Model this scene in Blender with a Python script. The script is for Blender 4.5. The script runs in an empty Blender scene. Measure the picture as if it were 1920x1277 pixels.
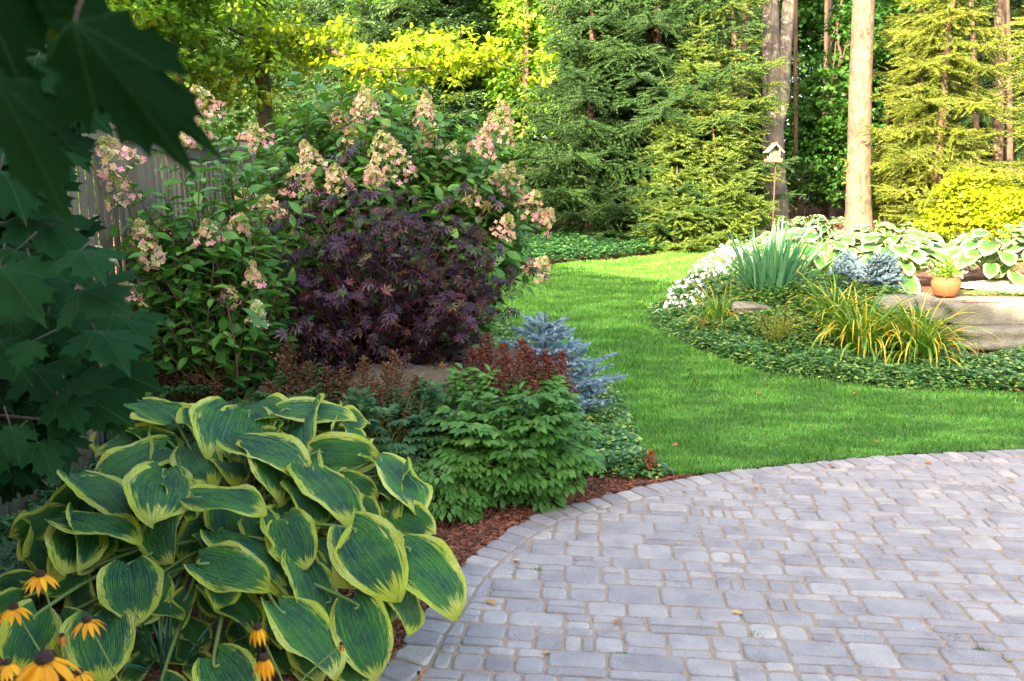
import bpy, math
import numpy as np
from mathutils import Vector
sc = bpy.context.scene
COL = sc.collection
PI = math.pi
R = math.radians
# ------------------------------------------------------------------ camera
F = 1550.0
CAMH = 1.7
PITCH = math.atan(268.5 / F)
cam_d = bpy.data.cameras.new("camera")
cam = bpy.data.objects.new("camera", cam_d); COL.objects.link(cam)
cam_d.sensor_width = 36.0
cam_d.lens = 36.0 * F / 1920.0
cam_d.clip_start = 0.05
cam_d.clip_end = 400
cam_d.dof.use_dof = True
cam_d.dof.focus_distance = 6.0
cam_d.dof.aperture_fstop = 6.0
cam.location = (0, 0, CAMH)
cam.rotation_euler = (PI / 2 - PITCH, 0, 0)
sc.camera = cam
# ------------------------------------------------------------------ sky and sun
SUN_AZ, SUN_EL = 215.0, 27.0          # clockwise from +Y (the view direction)
w = bpy.data.worlds.new("World"); sc.world = w; w.use_nodes = True
nt = w.node_tree
sky = nt.nodes.new("ShaderNodeTexSky"); sky.sky_type = 'NISHITA'; sky.sun_disc = False
sky.sun_elevation = R(SUN_EL); sky.sun_rotation = R(SUN_AZ); sky.air_density = 1.0; sky.dust_density = 3.5; sky.ozone_density = 0.3
bg = nt.nodes["Background"]; bg.inputs[1].default_value = 0.15
wb = nt.nodes.new("ShaderNodeMix"); wb.data_type = 'RGBA'; wb.blend_type = 'MULTIPLY'; wb.inputs[0].default_value = 1.0; wb.inputs[7].default_value = (1.0, 0.92, 0.83, 1)   # camera white balance
nt.links.new(sky.outputs[0], wb.inputs[6]); nt.links.new(wb.outputs[2], bg.inputs[0])
sd = bpy.data.lights.new("sun", 'SUN'); sd.energy = 4.0; sd.angle = R(0.6); sd.color = (1.0, 0.83, 0.54)
sun = bpy.data.objects.new("sun", sd); COL.objects.link(sun)
sdir = Vector((math.sin(R(SUN_AZ)) * math.cos(R(SUN_EL)), math.cos(R(SUN_AZ)) * math.cos(R(SUN_EL)), math.sin(R(SUN_EL))))
sun.rotation_euler = sdir.to_track_quat('Z', 'Y').to_euler()
sun.location = sdir * 30
sc.view_settings.view_transform = 'Standard'; sc.view_settings.look = 'None'
sc.view_settings.exposure = 3.28; sc.view_settings.gamma = 1.0
sc.render.engine = 'CYCLES'
cy = sc.cycles
cy.max_bounces = 5; cy.diffuse_bounces = 3; cy.glossy_bounces = 1; cy.transmission_bounces = 2; cy.transparent_max_bounces = 4
cy.use_denoising = True; cy.denoising_prefilter = 'NONE'
cy.sample_clamp_indirect = 6.0
cy.caustics_reflective = False; cy.caustics_refractive = False

# ------------------------------------------------------------------ picture <-> place
_c, _s = math.cos(PITCH), math.sin(PITCH)
def ray(px, py):
    x = (px - 960) / F; z = (638.5 - py) / F
    Y = _c + z * _s; Z = -_s + z * _c
    return x / Y, Z / Y
def P(px, py, Y):
    a, b = ray(px, py)
    return np.array([a * Y, Y, CAMH + b * Y])
def sstep(a, b, x):
    t = np.clip((np.asarray(x, float) - a) / (b - a), 0, 1)
    return t * t * (3 - 2 * t)
def lawn_h(y):
    y = np.asarray(y, float)
    t = np.maximum(y - 6.0, 0)
    h = np.where(t < 2, 0.02 * t * t, 0.08 * t - 0.08)
    return np.where(y > 21, 1.12 + 0.02 * (y - 21), h)
def ground(x, y):
    x = np.asarray(x, float); y = np.asarray(y, float)
    g = lawn_h(y)
    T = np.maximum(0.66, g)
    hard = sstep(8.32, 8.36, y) * sstep(4.46, 4.56, x)
    soft = sstep(7.9, 9.3, y) * sstep(1.9, 3.1, x)
    wgt = np.maximum(hard, soft)
    wgt = wgt * (1 - sstep(12.8, 14.5, y) * 0)
    g = g + (T - g) * wgt
    bed = sstep(-0.55, -1.3, x) * sstep(2.0, 3.4, y) * sstep(12, 8, y)
    return g + 0.06 * bed
def G(px, py, lo=1.0, hi=60.0):
    a, b = ray(px, py)
    Y = lo
    while Y < hi:
        if CAMH + b * Y < float(ground(a * Y, Y)): break
        Y += 0.02
    return np.array([a * Y, Y, float(ground(a * Y, Y))])
def GX(px, Y):
    a, b = ray(px, 500); x = (px - 960) / F * Y / 1.0
    x = (px - 960) / F * Y * 1.0
    return np.array([x, Y, float(ground(x, Y))])
def hpx(py, Y):            # height above sea level of a picture row at depth Y
    return CAMH + ray(960, py)[1] * Y
def inpoly(x, y, poly):
    x = np.asarray(x); y = np.asarray(y); c = np.zeros(x.shape, bool)
    n = len(poly); j = n - 1
    for i in range(n):
        xi, yi = poly[i]; xj, yj = poly[j]
        if yi != yj:
            m = ((yi > y) != (yj > y)) & (x < (xj - xi) * (y - yi) / (yj - yi) + xi)
            c ^= m
        j = i
    return c
def smooth_line(pts, k=6):
    pts = [np.array(p, float) for p in pts]; out = []
    for i in range(len(pts) - 1):
        p0 = pts[max(i - 1, 0)]; p1 = pts[i]; p2 = pts[i + 1]; p3 = pts[min(i + 2, len(pts) - 1)]
        for j in range(k):
            t = j / k
            out.append(0.5 * ((2 * p1) + (-p0 + p2) * t + (2 * p0 - 5 * p1 + 4 * p2 - p3) * t * t + (-p0 + 3 * p1 - 3 * p2 + p3) * t ** 3))
    out.append(pts[-1]); return out

# ------------------------------------------------------------------ mesh engine
def wloc(o):
    v = Vector((0, 0, 0))
    while o is not None:
        v += o.location; o = o.parent
    return np.array(v)
class MB:
    """collects triangles with a per-vertex colour attribute d = (random, u, v, extra)"""
    def __init__(s): s.V = []; s.T = []; s.D = []; s.n = 0
    def add(s, V, T, D=None):
        V = np.asarray(V, float); T = np.asarray(T, int)
        if D is None: D = np.zeros((len(V), 4))
        s.V.append(V); s.T.append(T + s.n); s.D.append(np.asarray(D, float)); s.n += len(V)
    def inst(s, tm, M, O, rnd, ex=None):
        V, T, UV = tm
        k = len(O)
        if k == 0: return
        W = np.einsum('kij,nj->kni', M, V) + O[:, None, :]
        n = len(V)
        TT = T[None] + (np.arange(k) * n)[:, None, None]
        D = np.zeros((k, n, 4)); D[:, :, 0] = np.asarray(rnd)[:, None]; D[:, :, 1:3] = UV[None]
        if ex is not None: D[:, :, 3] = np.asarray(ex)[:, None]
        s.add(W.reshape(-1, 3), TT.reshape(-1, 3), D.reshape(-1, 4))
    def box(s, c, size, rz=0, rnd=0.5, tilt=None):
        x, y, z = np.array(size) / 2.0
        V = np.array([[-x, -y, -z], [x, -y, -z], [x, y, -z], [-x, y, -z], [-x, -y, z], [x, -y, z], [x, y, z], [-x, y, z]])
        if tilt is not None: V = V @ np.array(tilt).T
        ca, sa = math.cos(rz), math.sin(rz)
        V = V @ np.array([[ca, sa, 0], [-sa, ca, 0], [0, 0, 1]])
        q = [(0, 3, 2, 1), (4, 5, 6, 7), (0, 1, 5, 4), (1, 2, 6, 5), (2, 3, 7, 6), (3, 0, 4, 7)]
        VV = []; T = []; 
        for f in q:
            b = len(VV); VV += [V[i] for i in f]; T += [(b, b + 1, b + 2), (b, b + 2, b + 3)]
        D = np.zeros((len(VV), 4)); D[:, 0] = rnd
        s.add(np.array(VV) + np.array(c), T, D)
    def tube(s, pts, rad, n=8, rnd=0.5, caps=True, wob=0.0, rng=None):
        pts = np.array(pts, float); m = len(pts)
        rad = np.full(m, rad) if np.isscalar(rad) else np.array(rad, float)
        d = np.gradient(pts, axis=0); d /= np.linalg.norm(d, axis=1)[:, None] + 1e-9
        up = np.array([0, 0, 1.0]) if abs(d[0][2]) < .9 else np.array([1.0, 0, 0])
        a = np.cross(d, up); a /= np.linalg.norm(a, axis=1)[:, None] + 1e-9
        b = np.cross(d, a)
        th = np.linspace(0, 2 * PI, n, endpoint=False)
        rr = rad[:, None] * np.ones((m, n))
        if wob and rng is not None: rr = rr * (1 + wob * rng.normal(size=(m, n)))
        ring = pts[:, None, :] + rr[:, :, None] * (np.cos(th)[None, :, None] * a[:, None, :] + np.sin(th)[None, :, None] * b[:, None, :])
        V = ring.reshape(-1, 3); T = []
        i = np.arange(m - 1)[:, None]; j = np.arange(n)[None, :]; j2 = (j + 1) % n
        A = i * n + j; B = i * n + j2; Cc = (i + 1) * n + j2; Dd = (i + 1) * n + j
        T = np.concatenate([np.stack([A, B, Cc], -1).reshape(-1, 3), np.stack([A, Cc, Dd], -1).reshape(-1, 3)])
        if caps:
            V = np.concatenate([V, pts[:1], pts[-1:]]); c0 = m * n; c1 = c0 + 1
            jj = np.arange(n); k2 = (jj + 1) % n
            T = np.concatenate([T, np.stack([k2, jj, np.full(n, c0)], -1), np.stack([(m - 1) * n + jj, (m - 1) * n + k2, np.full(n, c1)], -1)])
        D = np.zeros((len(V), 4)); D[:, 0] = rnd
        s.add(V, T, D)
    def lathe(s, prof, c, n=24, rnd=0.5):
        prof = np.array(prof, float); m = len(prof); th = np.linspace(0, 2 * PI, n, endpoint=False)
        V = np.stack([prof[:, None, 0] * np.cos(th), prof[:, None, 0] * np.sin(th), prof[:, None, 1] * np.ones(n)], -1).reshape(-1, 3) + np.array(c)
        i = np.arange(m - 1)[:, None]; j = np.arange(n)[None, :]; j2 = (j + 1) % n
        A = i * n + j; B = i * n + j2; Cc = (i + 1) * n + j2; Dd = (i + 1) * n + j
        T = np.concatenate([np.stack([A, B, Cc], -1).reshape(-1, 3), np.stack([A, Cc, Dd], -1).reshape(-1, 3)])
        D = np.zeros((len(V), 4)); D[:, 0] = rnd
        s.add(V, T, D)
    def mesh(s, name, mat, off, smooth=True):
        V = np.concatenate(s.V) - off; T = np.concatenate(s.T); D = np.concatenate(s.D)
        me = bpy.data.meshes.new(name)
        me.vertices.add(len(V)); me.vertices.foreach_set("co", V.astype(np.float32).ravel())
        me.loops.add(len(T) * 3); me.loops.foreach_set("vertex_index", T.astype(np.int32).ravel())
        me.polygons.add(len(T)); me.polygons.foreach_set("loop_start", np.arange(0, len(T) * 3, 3, dtype=np.int32))
        me.polygons.foreach_set("use_smooth", np.full(len(T), smooth))
        at = me.attributes.new("d", 'FLOAT_COLOR', 'POINT'); at.data.foreach_set("color", D.astype(np.float32).ravel())
        me.update(calc_edges=True)
        me.materials.append(mat)
        return me
    def build(s, name, mat, parent=None, smooth=True, loc=None):
        off = wloc(parent) if parent is not None else (np.array(loc) if loc is not None else np.zeros(3))
        o = bpy.data.objects.new(name, s.mesh(name, mat, off, smooth)); COL.objects.link(o)
        if parent is not None: o.parent = parent
        elif loc is not None: o.location = loc
        return o
def tag(o, label=None, cat=None, group=None, kind=None):
    if label: o["label"] = label
    if cat: o["category"] = cat
    if group: o["group"] = group
    if kind: o["kind"] = kind
    return o
def thing(name, loc, label, cat, group=None):
    o = bpy.data.objects.new(name, None); COL.objects.link(o); o.location = [float(v) for v in loc]
    o.empty_display_size = 0.1
    return tag(o, label, cat, group)
def dup(root, loc, rz=0.0, label=None, scale=1.0):
    r = root.copy(); COL.objects.link(r); r.location = [float(v) for v in loc]; r.rotation_euler = (0, 0, rz); r.scale = (scale,) * 3
    if label: r["label"] = label
    for ch in list(root.children):
        c = ch.copy(); COL.objects.link(c); c.parent = r
        for g in list(ch.children):
            d = g.copy(); COL.objects.link(d); d.parent = c
    return r
def nrm(v):
    v = np.asarray(v, float); return v / (np.linalg.norm(v, axis=-1, keepdims=True) + 1e-9)
def frames(D, N, size, wid=None):
    """columns side, along, normal"""
    D = nrm(D); N = N - (N * D).sum(-1, keepdims=True) * D; N = nrm(N); S = np.cross(D, N)
    size = np.asarray(size, float) * np.ones(len(D)); wd = size if wid is None else np.asarray(wid) * np.ones(len(D))
    return np.stack([S * wd[:, None], D * size[:, None], N * size[:, None]], -1)

# ------------------------------------------------------------------ leaf templates: along +Y, normal +Z
def T_(V, T):
    V = np.array(V, float); return V, np.array(T, int), np.stack([V[:, 0], V[:, 1]], -1)
def leaf_ovate(wd=.5, droop=.18, fold=.10):
    prof = [(0, 0), (.2, .62), (.45, 1), (.72, .68), (1, 0)]
    V = []; 
    for y, q in prof:
        z = -droop * y * y
        V += [(-q * wd / 2, y, z + fold * q), (0, y, z), (q * wd / 2, y, z + fold * q)]
    T = []
    for i in range(4):
        a = i * 3; b = a + 3
        T += [(a, a + 1, b + 1), (a, b + 1, b), (a + 1, a + 2, b + 2), (a + 1, b + 2, b + 1)]
    T = [t for t in T if not (set(t) <= {0, 1, 2} or set(t) <= {12, 13, 14})]
    return T_(V, T)
def leaf_small(wd=.5, fold=.08):
    return T_([(0, 0, 0), (-wd / 2, .45, fold), (wd / 2, .45, fold), (0, 1, -.1), (0, .5, 0)], [(0, 4, 1), (1, 4, 3), (0, 2, 4), (4, 2, 3)])
def leaf_outline(pts, cy=.45, droop=.15, cup=.05, uvs=None):
    pts = [(x, y) for x, y in pts]; full = pts + [(-x, y) for x, y in reversed(pts) if abs(x) > 1e-6]
    V = [(0, cy, 0)] + [(x, y, -droop * y * y + cup * abs(x)) for x, y in full]
    n = len(full); T = [(0, 1 + (i + 1) % n, 1 + i) for i in range(n)]
    return T_(V, T)
NORWAY = [(0, 0), (.10, -.06), (.26, -.09), (.22, .03), (.40, .02), (.58, .08), (.50, .20), (.62, .24), (.80, .40), (.66, .44), (.64, .56), (.50, .50), (.34, .46), (.36, .58), (.46, .72), (.33, .74), (.28, .86), (.15, .80), (.10, .92), (0, 1.12)]
OAK = [(0, 0), (.05, .12), (.17, .17), (.10, .27), (.26, .36), (.24, .45), (.12, .48), (.34, .60), (.31, .70), (.15, .70), (.26, .84), (.20, .92), (.09, .9), (0, 1.0)]
def leaf_fine(pts, cy=.3, rings=(.35, .7, 1.0), droop=.3, cup=.15, rip=.02):
    """the outline with curved edges and inner rings, so that the blade can bend"""
    full = pts + [(-x, y) for x, y in reversed(pts) if abs(x) > 1e-6]; n0 = len(full); out_ = []
    for i in range(n0):
        a = np.array(full[i]); b = np.array(full[(i + 1) % n0]); c = np.array([0, cy]); m = (a + b) / 2; out_ += [tuple(a), tuple(m + (c - m) * .035)]
    n = len(out_); V = [(0, cy)]
    for r in rings: V += [(x * r, cy + (y - cy) * r) for x, y in out_]
    V = np.array(V); an = np.arctan2(V[:, 0], V[:, 1]); rr = np.hypot(V[:, 0], V[:, 1])
    z = -droop * V[:, 1] ** 2 - cup * np.abs(V[:, 0]) ** 1.6 + rip * np.cos(an * 10) * rr + rip * np.sin(V[:, 0] * 9 + V[:, 1] * 5)
    T = [(0, 1 + (i + 1) % n, 1 + i) for i in range(n)]
    for k in range(len(rings) - 1):
        for i in range(n): a = 1 + k * n + i; b = 1 + k * n + (i + 1) % n; T += [(a, b, b + n), (a, b + n, a + n)]
    return np.stack([V[:, 0], V[:, 1], z], -1), np.array(T), V.copy()
def leaf_star(n=7, wd=.11):
    """deeply cut palmate leaf"""
    V = []; T = []
    for k in range(n):
        a = (k - (n - 1) / 2) * R(128) / ((n - 1) / 2); L = math.cos(a * .52) ** 1.2 * 1.0
        dx, dy = math.sin(a), math.cos(a); px, py = dy, -dx; b = len(V)
        V += [(0, 0, 0), (dx * L * .5 + px * wd, dy * L * .5 + py * wd, .03), (dx * L * .5 - px * wd, dy * L * .5 - py * wd, .03), (dx * L, dy * L, -.16 * L)]
        T += [(b, b + 1, b + 2), (b + 1, b + 3, b + 2)]
    return T_(V, T)
def needle_twig(n=16, ln=.16, wd=.035, ang=50, seed=1, span=1.0):
    g = np.random.default_rng(seed); V = []; T = []
    for k in range(n):
        y = k / n * span; th = k * 2.4 + g.uniform(-.3, .3); a = R(ang + g.uniform(-12, 12)); l = ln * g.uniform(.8, 1.15) * (1 if y < .8 else .8)
        rx, rz = math.cos(th), math.sin(th) * .75 + .12
        t = np.array([rx * math.sin(a), math.cos(a), rz * math.sin(a)]) * l; p = np.array([0, y, 0]); sd = np.array([-rz, .25, rx]); sd = sd / np.linalg.norm(sd) * wd / 2
        b = len(V); V += [p - sd, p + sd, p + t]; T += [(b, b + 1, b + 2)]
    b = len(V); e = .018
    V += [(-e, 0, 0), (e, 0, 0), (0, 0, e * 1.5), (0, span, 0)]; T += [(b, b + 1, b + 3), (b + 1, b + 2, b + 3), (b + 2, b, b + 3)]
    return T_(V, T)
def floret(seed=0):
    V = [(0, 0, 0)]; T = []
    for k in range(4):
        a = k * PI / 2; d = np.array([math.cos(a), math.sin(a)]); p = np.array([-d[1], d[0]]); b = len(V)
        V += [tuple(d * .6 + p * .42) + (.12,), tuple(d * 1.0) + (.02,), tuple(d * .6 - p * .42) + (.12,)]
        T += [(0, b + 2, b + 1), (0, b + 1, b)]
    return T_(V, T)
def flower5(wd=.38):
    V = [(0, 0, 0)]; T = []
    for k in range(5):
        a = k * 2 * PI / 5; d = np.array([math.cos(a), math.sin(a)]); p = np.array([-d[1], d[0]]); b = len(V)
        V += [tuple(d * .65 + p * wd) + (.08,), tuple(d * 1.0) + (.0,), tuple(d * .65 - p * wd) + (.08,)]
        T += [(0, b + 2, b + 1), (0, b + 1, b)]
    return T_(V, T)
L_OV = leaf_ovate(.5, .2, .08); L_WIDE = leaf_ovate(.72, .22, .08); L_SM = leaf_small(.55); L_SMW = leaf_small(.8, .06)
L_LAN = leaf_ovate(.3, .25, .06)
L_NOR = leaf_outline(NORWAY, .3, .25, .12); L_NF = leaf_fine(NORWAY); L_OAK = leaf_outline(OAK, .5, .2, .1); L_STAR = leaf_star()
TW = needle_twig(22, .17, .07, 50); TW_B = needle_twig(60, .30, .085, 52, 3); TW_F = needle_twig(12, .24, .085, 45, 4)
FL4 = floret(); FL5 = flower5()
def rdir(g, k, zmin=-1, zmax=1):
    z = g.uniform(zmin, zmax, k); a = g.uniform(0, 2 * PI, k); r = np.sqrt(1 - z * z)
    return np.stack([r * np.cos(a), r * np.sin(a), z], -1)

# ------------------------------------------------------------------ materials
def newmat(name):
    m = bpy.data.materials.new(name); m.use_nodes = True; nt = m.node_tree
    for n in list(nt.nodes): nt.nodes.remove(n)
    return m, nt, nt.nodes, nt.links
def ramp(nodes, stops, interp='LINEAR'):
    r = nodes.new("ShaderNodeValToRGB"); e = r.color_ramp.elements; r.color_ramp.interpolation = interp
    while len(e) < len(stops): e.new(0.5)
    for i, (p, c) in enumerate(stops): e[i].position = p; e[i].color = (*c, 1) if len(c) == 3 else c
    return r
def math_n(nodes, links, op, a, b=None):
    m = nodes.new("ShaderNodeMath"); m.operation = op
    for i, v in enumerate((a, b)):
        if v is None: continue
        if isinstance(v, (int, float)): m.inputs[i].default_value = v
        else: links.new(v, m.inputs[i])
    return m.outputs[0]
def mixc(nodes, links, fac, a, b, mode='MIX'):
    m = nodes.new("ShaderNodeMix"); m.data_type = 'RGBA'; m.blend_type = mode
    for sock, v in ((m.inputs[0], fac), (m.inputs[6], a), (m.inputs[7], b)):
        if isinstance(v, (int, float)): sock.default_value = v
        elif isinstance(v, tuple): sock.default_value = (*v, 1)
        else: links.new(v, sock)
    return m.outputs[2]
def noise(nodes, links, scale, detail=3, vec=None, rough=.55):
    n = nodes.new("ShaderNodeTexNoise"); n.inputs["Scale"].default_value = scale; n.inputs["Detail"].default_value = detail; n.inputs["Roughness"].default_value = rough
    if vec is not None: links.new(vec, n.inputs["Vector"])
    return n
def attr_d(nodes, links):
    a = nodes.new("ShaderNodeAttribute"); a.attribute_name = "d"; s = nodes.new("ShaderNodeSeparateColor"); links.new(a.outputs["Color"], s.inputs[0])
    return s.outputs[0], s.outputs[1], s.outputs[2], a.outputs["Alpha"]
def out(nodes, links, sh, disp=None):
    o = nodes.new("ShaderNodeOutputMaterial"); links.new(sh, o.inputs[0]); return o
def geo_pos(nodes): return nodes.new("ShaderNodeNewGeometry").outputs["Position"]
def leaf_shader(nt, nodes, links, col, rough=.45, trans=.35, bump=None, tcol=(1.1, 1.25, .55), spec=.5):
    p = nodes.new("ShaderNodeBsdfPrincipled"); p.inputs["Roughness"].default_value = rough; p.inputs["Specular IOR Level"].default_value = spec
    links.new(col, p.inputs["Base Color"])
    if bump is not None: links.new(bump, p.inputs["Normal"])
    if trans > 0:
        t = nodes.new("ShaderNodeBsdfTranslucent"); links.new(mixc(nodes, links, 1.0, col, tcol, 'MULTIPLY'), t.inputs[0])
        if bump is not None: links.new(bump, t.inputs["Normal"])
        m = nodes.new("ShaderNodeMixShader"); m.inputs[0].default_value = trans
        links.new(p.outputs[0], m.inputs[1]); links.new(t.outputs[0], m.inputs[2]); out(nodes, links, m.outputs[0])
    else: out(nodes, links, p.outputs[0])
def leafmat(name, stops, rough=.45, trans=.35, patch=None, pscale=1.2, vein=None, palm=None, spec=.28, tcol=(1.1, 1.25, .55)):
    m, nt, N, L = newmat(name); r, u, v, e = attr_d(N, L)
    rp = ramp(N, stops); L.new(r, rp.inputs[0]); col = rp.outputs[0]
    if patch:
        n = noise(N, L, pscale, 2, geo_pos(N)); rr = ramp(N, [(.42, (0, 0, 0)), (.62, (1, 1, 1))]); L.new(n.outputs[0], rr.inputs[0])
        col = mixc(N, L, math_n(N, L, 'MULTIPLY', rr.outputs[0], .7), col, patch)
    if palm:
        an = math_n(N, L, 'ARCTAN2', u, v); rr_ = math_n(N, L, 'SQRT', math_n(N, L, 'ADD', math_n(N, L, 'MULTIPLY', u, u), math_n(N, L, 'MULTIPLY', v, v)))
        q = math_n(N, L, 'ABSOLUTE', math_n(N, L, 'SUBTRACT', math_n(N, L, 'FRACT', math_n(N, L, 'ADD', math_n(N, L, 'DIVIDE', an, .72), 4.5)), .5)); q = math_n(N, L, 'MULTIPLY', q, math_n(N, L, 'MULTIPLY', rr_, .72)); f = math_n(N, L, 'LESS_THAN', q, .0085)
        s2 = math_n(N, L, 'LESS_THAN', math_n(N, L, 'FRACT', math_n(N, L, 'SUBTRACT', math_n(N, L, 'MULTIPLY', rr_, 8.0), math_n(N, L, 'MULTIPLY', q, 9.0))), .06)
        nz = noise(N, L, 25, 3, geo_pos(N)); col = mixc(N, L, math_n(N, L, 'MULTIPLY', nz.outputs[0], .5), col, tuple(c * .5 for c in stops[1][1]))
        col = mixc(N, L, math_n(N, L, 'MULTIPLY', math_n(N, L, 'MAXIMUM', f, math_n(N, L, 'MULTIPLY', s2, .4)), .75), col, palm)
    if vein:
        a = math_n(N, L, 'ABSOLUTE', u); c = math_n(N, L, 'LESS_THAN', a, .018)
        s1 = math_n(N, L, 'SUBTRACT', math_n(N, L, 'MULTIPLY', v, 9.0), math_n(N, L, 'MULTIPLY', a, 8.0))
        s2 = math_n(N, L, 'LESS_THAN', math_n(N, L, 'FRACT', s1), .09)
        f = math_n(N, L, 'MULTIPLY', math_n(N, L, 'MAXIMUM', c, math_n(N, L, 'MULTIPLY', s2, .6)), .7)
        col = mixc(N, L, f, col, vein)
    leaf_shader(nt, N, L, col, rough, trans, spec=spec, tcol=tcol)
    return m
def barkmat(name, c1, c2, scale=14, stretch=.18, bump=.5):
    m, nt, N, L = newmat(name); mp = N.new("ShaderNodeMapping"); L.new(geo_pos(N), mp.inputs[0]); mp.inputs["Scale"].default_value = (1, 1, stretch)
    n = noise(N, L, scale, 6, mp.outputs[0], .7); r = ramp(N, [(.32, c1), (.66, c2)]); L.new(n.outputs[0], r.inputs[0])
    n2 = noise(N, L, 2.2, 3, geo_pos(N)); r2 = ramp(N, [(.36, (.6, .62, .62)), (.5, (.95, .95, .95)), (.66, (1.3, 1.2, 1.05))]); L.new(n2.outputs[0], r2.inputs[0])
    b = N.new("ShaderNodeBump"); b.inputs["Strength"].default_value = bump; b.inputs["Distance"].default_value = .03; L.new(n.outputs[0], b.inputs["Height"])
    p = N.new("ShaderNodeBsdfPrincipled"); p.inputs["Roughness"].default_value = .9
    L.new(mixc(N, L, 1.0, r.outputs[0], r2.outputs[0], 'MULTIPLY'), p.inputs["Base Color"]); L.new(b.outputs[0], p.inputs["Normal"]); out(N, L, p.outputs[0]); return m
def plain(name, stops, rough=.8, nscale=30, bump=.3, metallic=0.0, use_r=False):
    m, nt, N, L = newmat(name); n = noise(N, L, nscale, 5, geo_pos(N), .65); rp = ramp(N, stops)
    if use_r:
        r, u, v, e = attr_d(N, L); L.new(math_n(N, L, 'ADD', math_n(N, L, 'MULTIPLY', r, .6), math_n(N, L, 'MULTIPLY', n.outputs[0], .4)), rp.inputs[0])
    else: L.new(n.outputs[0], rp.inputs[0])
    b = N.new("ShaderNodeBump"); b.inputs["Strength"].default_value = bump; b.inputs["Distance"].default_value = .01; L.new(n.outputs[0], b.inputs["Height"])
    p = N.new("ShaderNodeBsdfPrincipled"); p.inputs["Roughness"].default_value = rough; p.inputs["Metallic"].default_value = metallic
    L.new(rp.outputs[0], p.inputs["Base Color"]); L.new(b.outputs[0], p.inputs["Normal"]); out(N, L, p.outputs[0]); return m
# ------------------------------------------------------------------ setting: ground, lawn, patio
def g2(px, py): p = G(px, py); return (p[0], p[1])
PATIO_EDGE = smooth_line([(-1.1, 2.0)] + [g2(*q) for q in [(700, 1262), (765, 1185), (862, 1066), (930, 1008), (1000, 968), (1075, 944), (1150, 926), (1255, 901), (1400, 879), (1550, 864), (1700, 852), (1920, 842)]] + [(5.2, 5.72), (7.5, 5.9)], 5)
PATIO_POLY = [tuple(p) for p in PATIO_EDGE] + [(12, 5.9), (12, -3), (-2.2, -3), (-1.6, 1.0)]
LAWN_POLY = [tuple(p) for p in smooth_line([g2(*q) for q in [(1262, 893), (1196, 850), (1182, 800), (1158, 750), (1110, 700), (1040, 660), (985, 640), (950, 608), (925, 580), (912, 550), (930, 530), (975, 510), (1050, 497), (1150, 489), (1250, 478), (1340, 464), (1420, 449)]], 5)] \
    + [g2(1600, 446), g2(2100, 448), (12, 13), (12, 5.6), (5.2, 5.74)] + [tuple(p) for p in reversed(PATIO_EDGE) if p[0] > 1.2 and p[0] < 5]
ISLAND = [tuple(p) for p in smooth_line([g2(*q) for q in [(2100, 742), (1920, 737), (1800, 737), (1700, 733), (1600, 725), (1500, 711), (1400, 690), (1330, 668), (1270, 641), (1232, 612), (1216, 590), (1222, 572)]] + [(1.85, 10.5), (2.3, 11.5), (3.1, 12.6), (4.6, 13.5), (7, 13.8), (10, 13.5)], 5)] + [(12, 13.5), (12, 7.2)]
def sheet(name, x0, x1, y0, y1, st, mat, lift=0.0, mask=None, kind='structure', seed=0, rough=0.0):
    xs = np.arange(x0, x1 + st, st); ys = np.arange(y0, y1 + st, st); X, Y = np.meshgrid(xs, ys)
    Z = ground(X, Y) + lift
    if rough: Z = Z + np.random.default_rng(seed).normal(size=Z.shape) * rough
    nx = len(xs); i, j = np.meshgrid(np.arange(len(ys) - 1), np.arange(nx - 1), indexing='ij'); i = i.ravel(); j = j.ravel()
    if mask is not None:
        k = mask(xs[j] + st / 2, ys[i] + st / 2); i = i[k]; j = j[k]
    A = i * nx + j; T = np.concatenate([np.stack([A, A + 1, A + nx + 1], -1), np.stack([A, A + nx + 1, A + nx], -1)])
    u, inv = np.unique(T, return_inverse=True)
    V = np.stack([X.ravel(), Y.ravel(), Z.ravel()], -1)[u]
    mb = MB(); mb.add(V, inv.reshape(-1, 3)); o = mb.build(name, mat); tag(o, kind=kind); return o
# soil with bark mulch and leaf litter
def m_soil():
    m, nt, N, L = newmat("mulch"); pos = geo_pos(N)
    mp = N.new("ShaderNodeMapping"); L.new(pos, mp.inputs[0]); mp.inputs["Scale"].default_value = (1, 2.2, 1); mp.inputs["Rotation"].default_value = (0, 0, .5)
    v = N.new("ShaderNodeTexVoronoi"); v.inputs["Scale"].default_value = 55; L.new(mp.outputs[0], v.inputs["Vector"])
    s = N.new("ShaderNodeSeparateColor"); L.new(v.outputs["Color"], s.inputs[0])
    r = ramp(N, [(0, (.05, .018, .01)), (.5, (.13, .045, .022)), (.85, (.22, .085, .04)), (1, (.33, .17, .09))]); L.new(s.outputs[0], r.inputs[0])
    n = noise(N, L, .8, 3, pos); rr = ramp(N, [(.35, (.7, .7, .7)), (.7, (1.2, 1.2, 1.2))]); L.new(n.outputs[0], rr.inputs[0])
    b = N.new("ShaderNodeBump"); b.inputs["Strength"].default_value = .8; b.inputs["Distance"].default_value = .015; L.new(v.outputs["Distance"], b.inputs["Height"])
    p = N.new("ShaderNodeBsdfPrincipled"); p.inputs["Roughness"].default_value = .85; L.new(mixc(N, L, 1, r.outputs[0], rr.outputs[0], 'MULTIPLY'), p.inputs["Base Color"])
    L.new(b.outputs[0], p.inputs["Normal"]); out(N, L, p.outputs[0]); return m
MULCH = m_soil()
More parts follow.
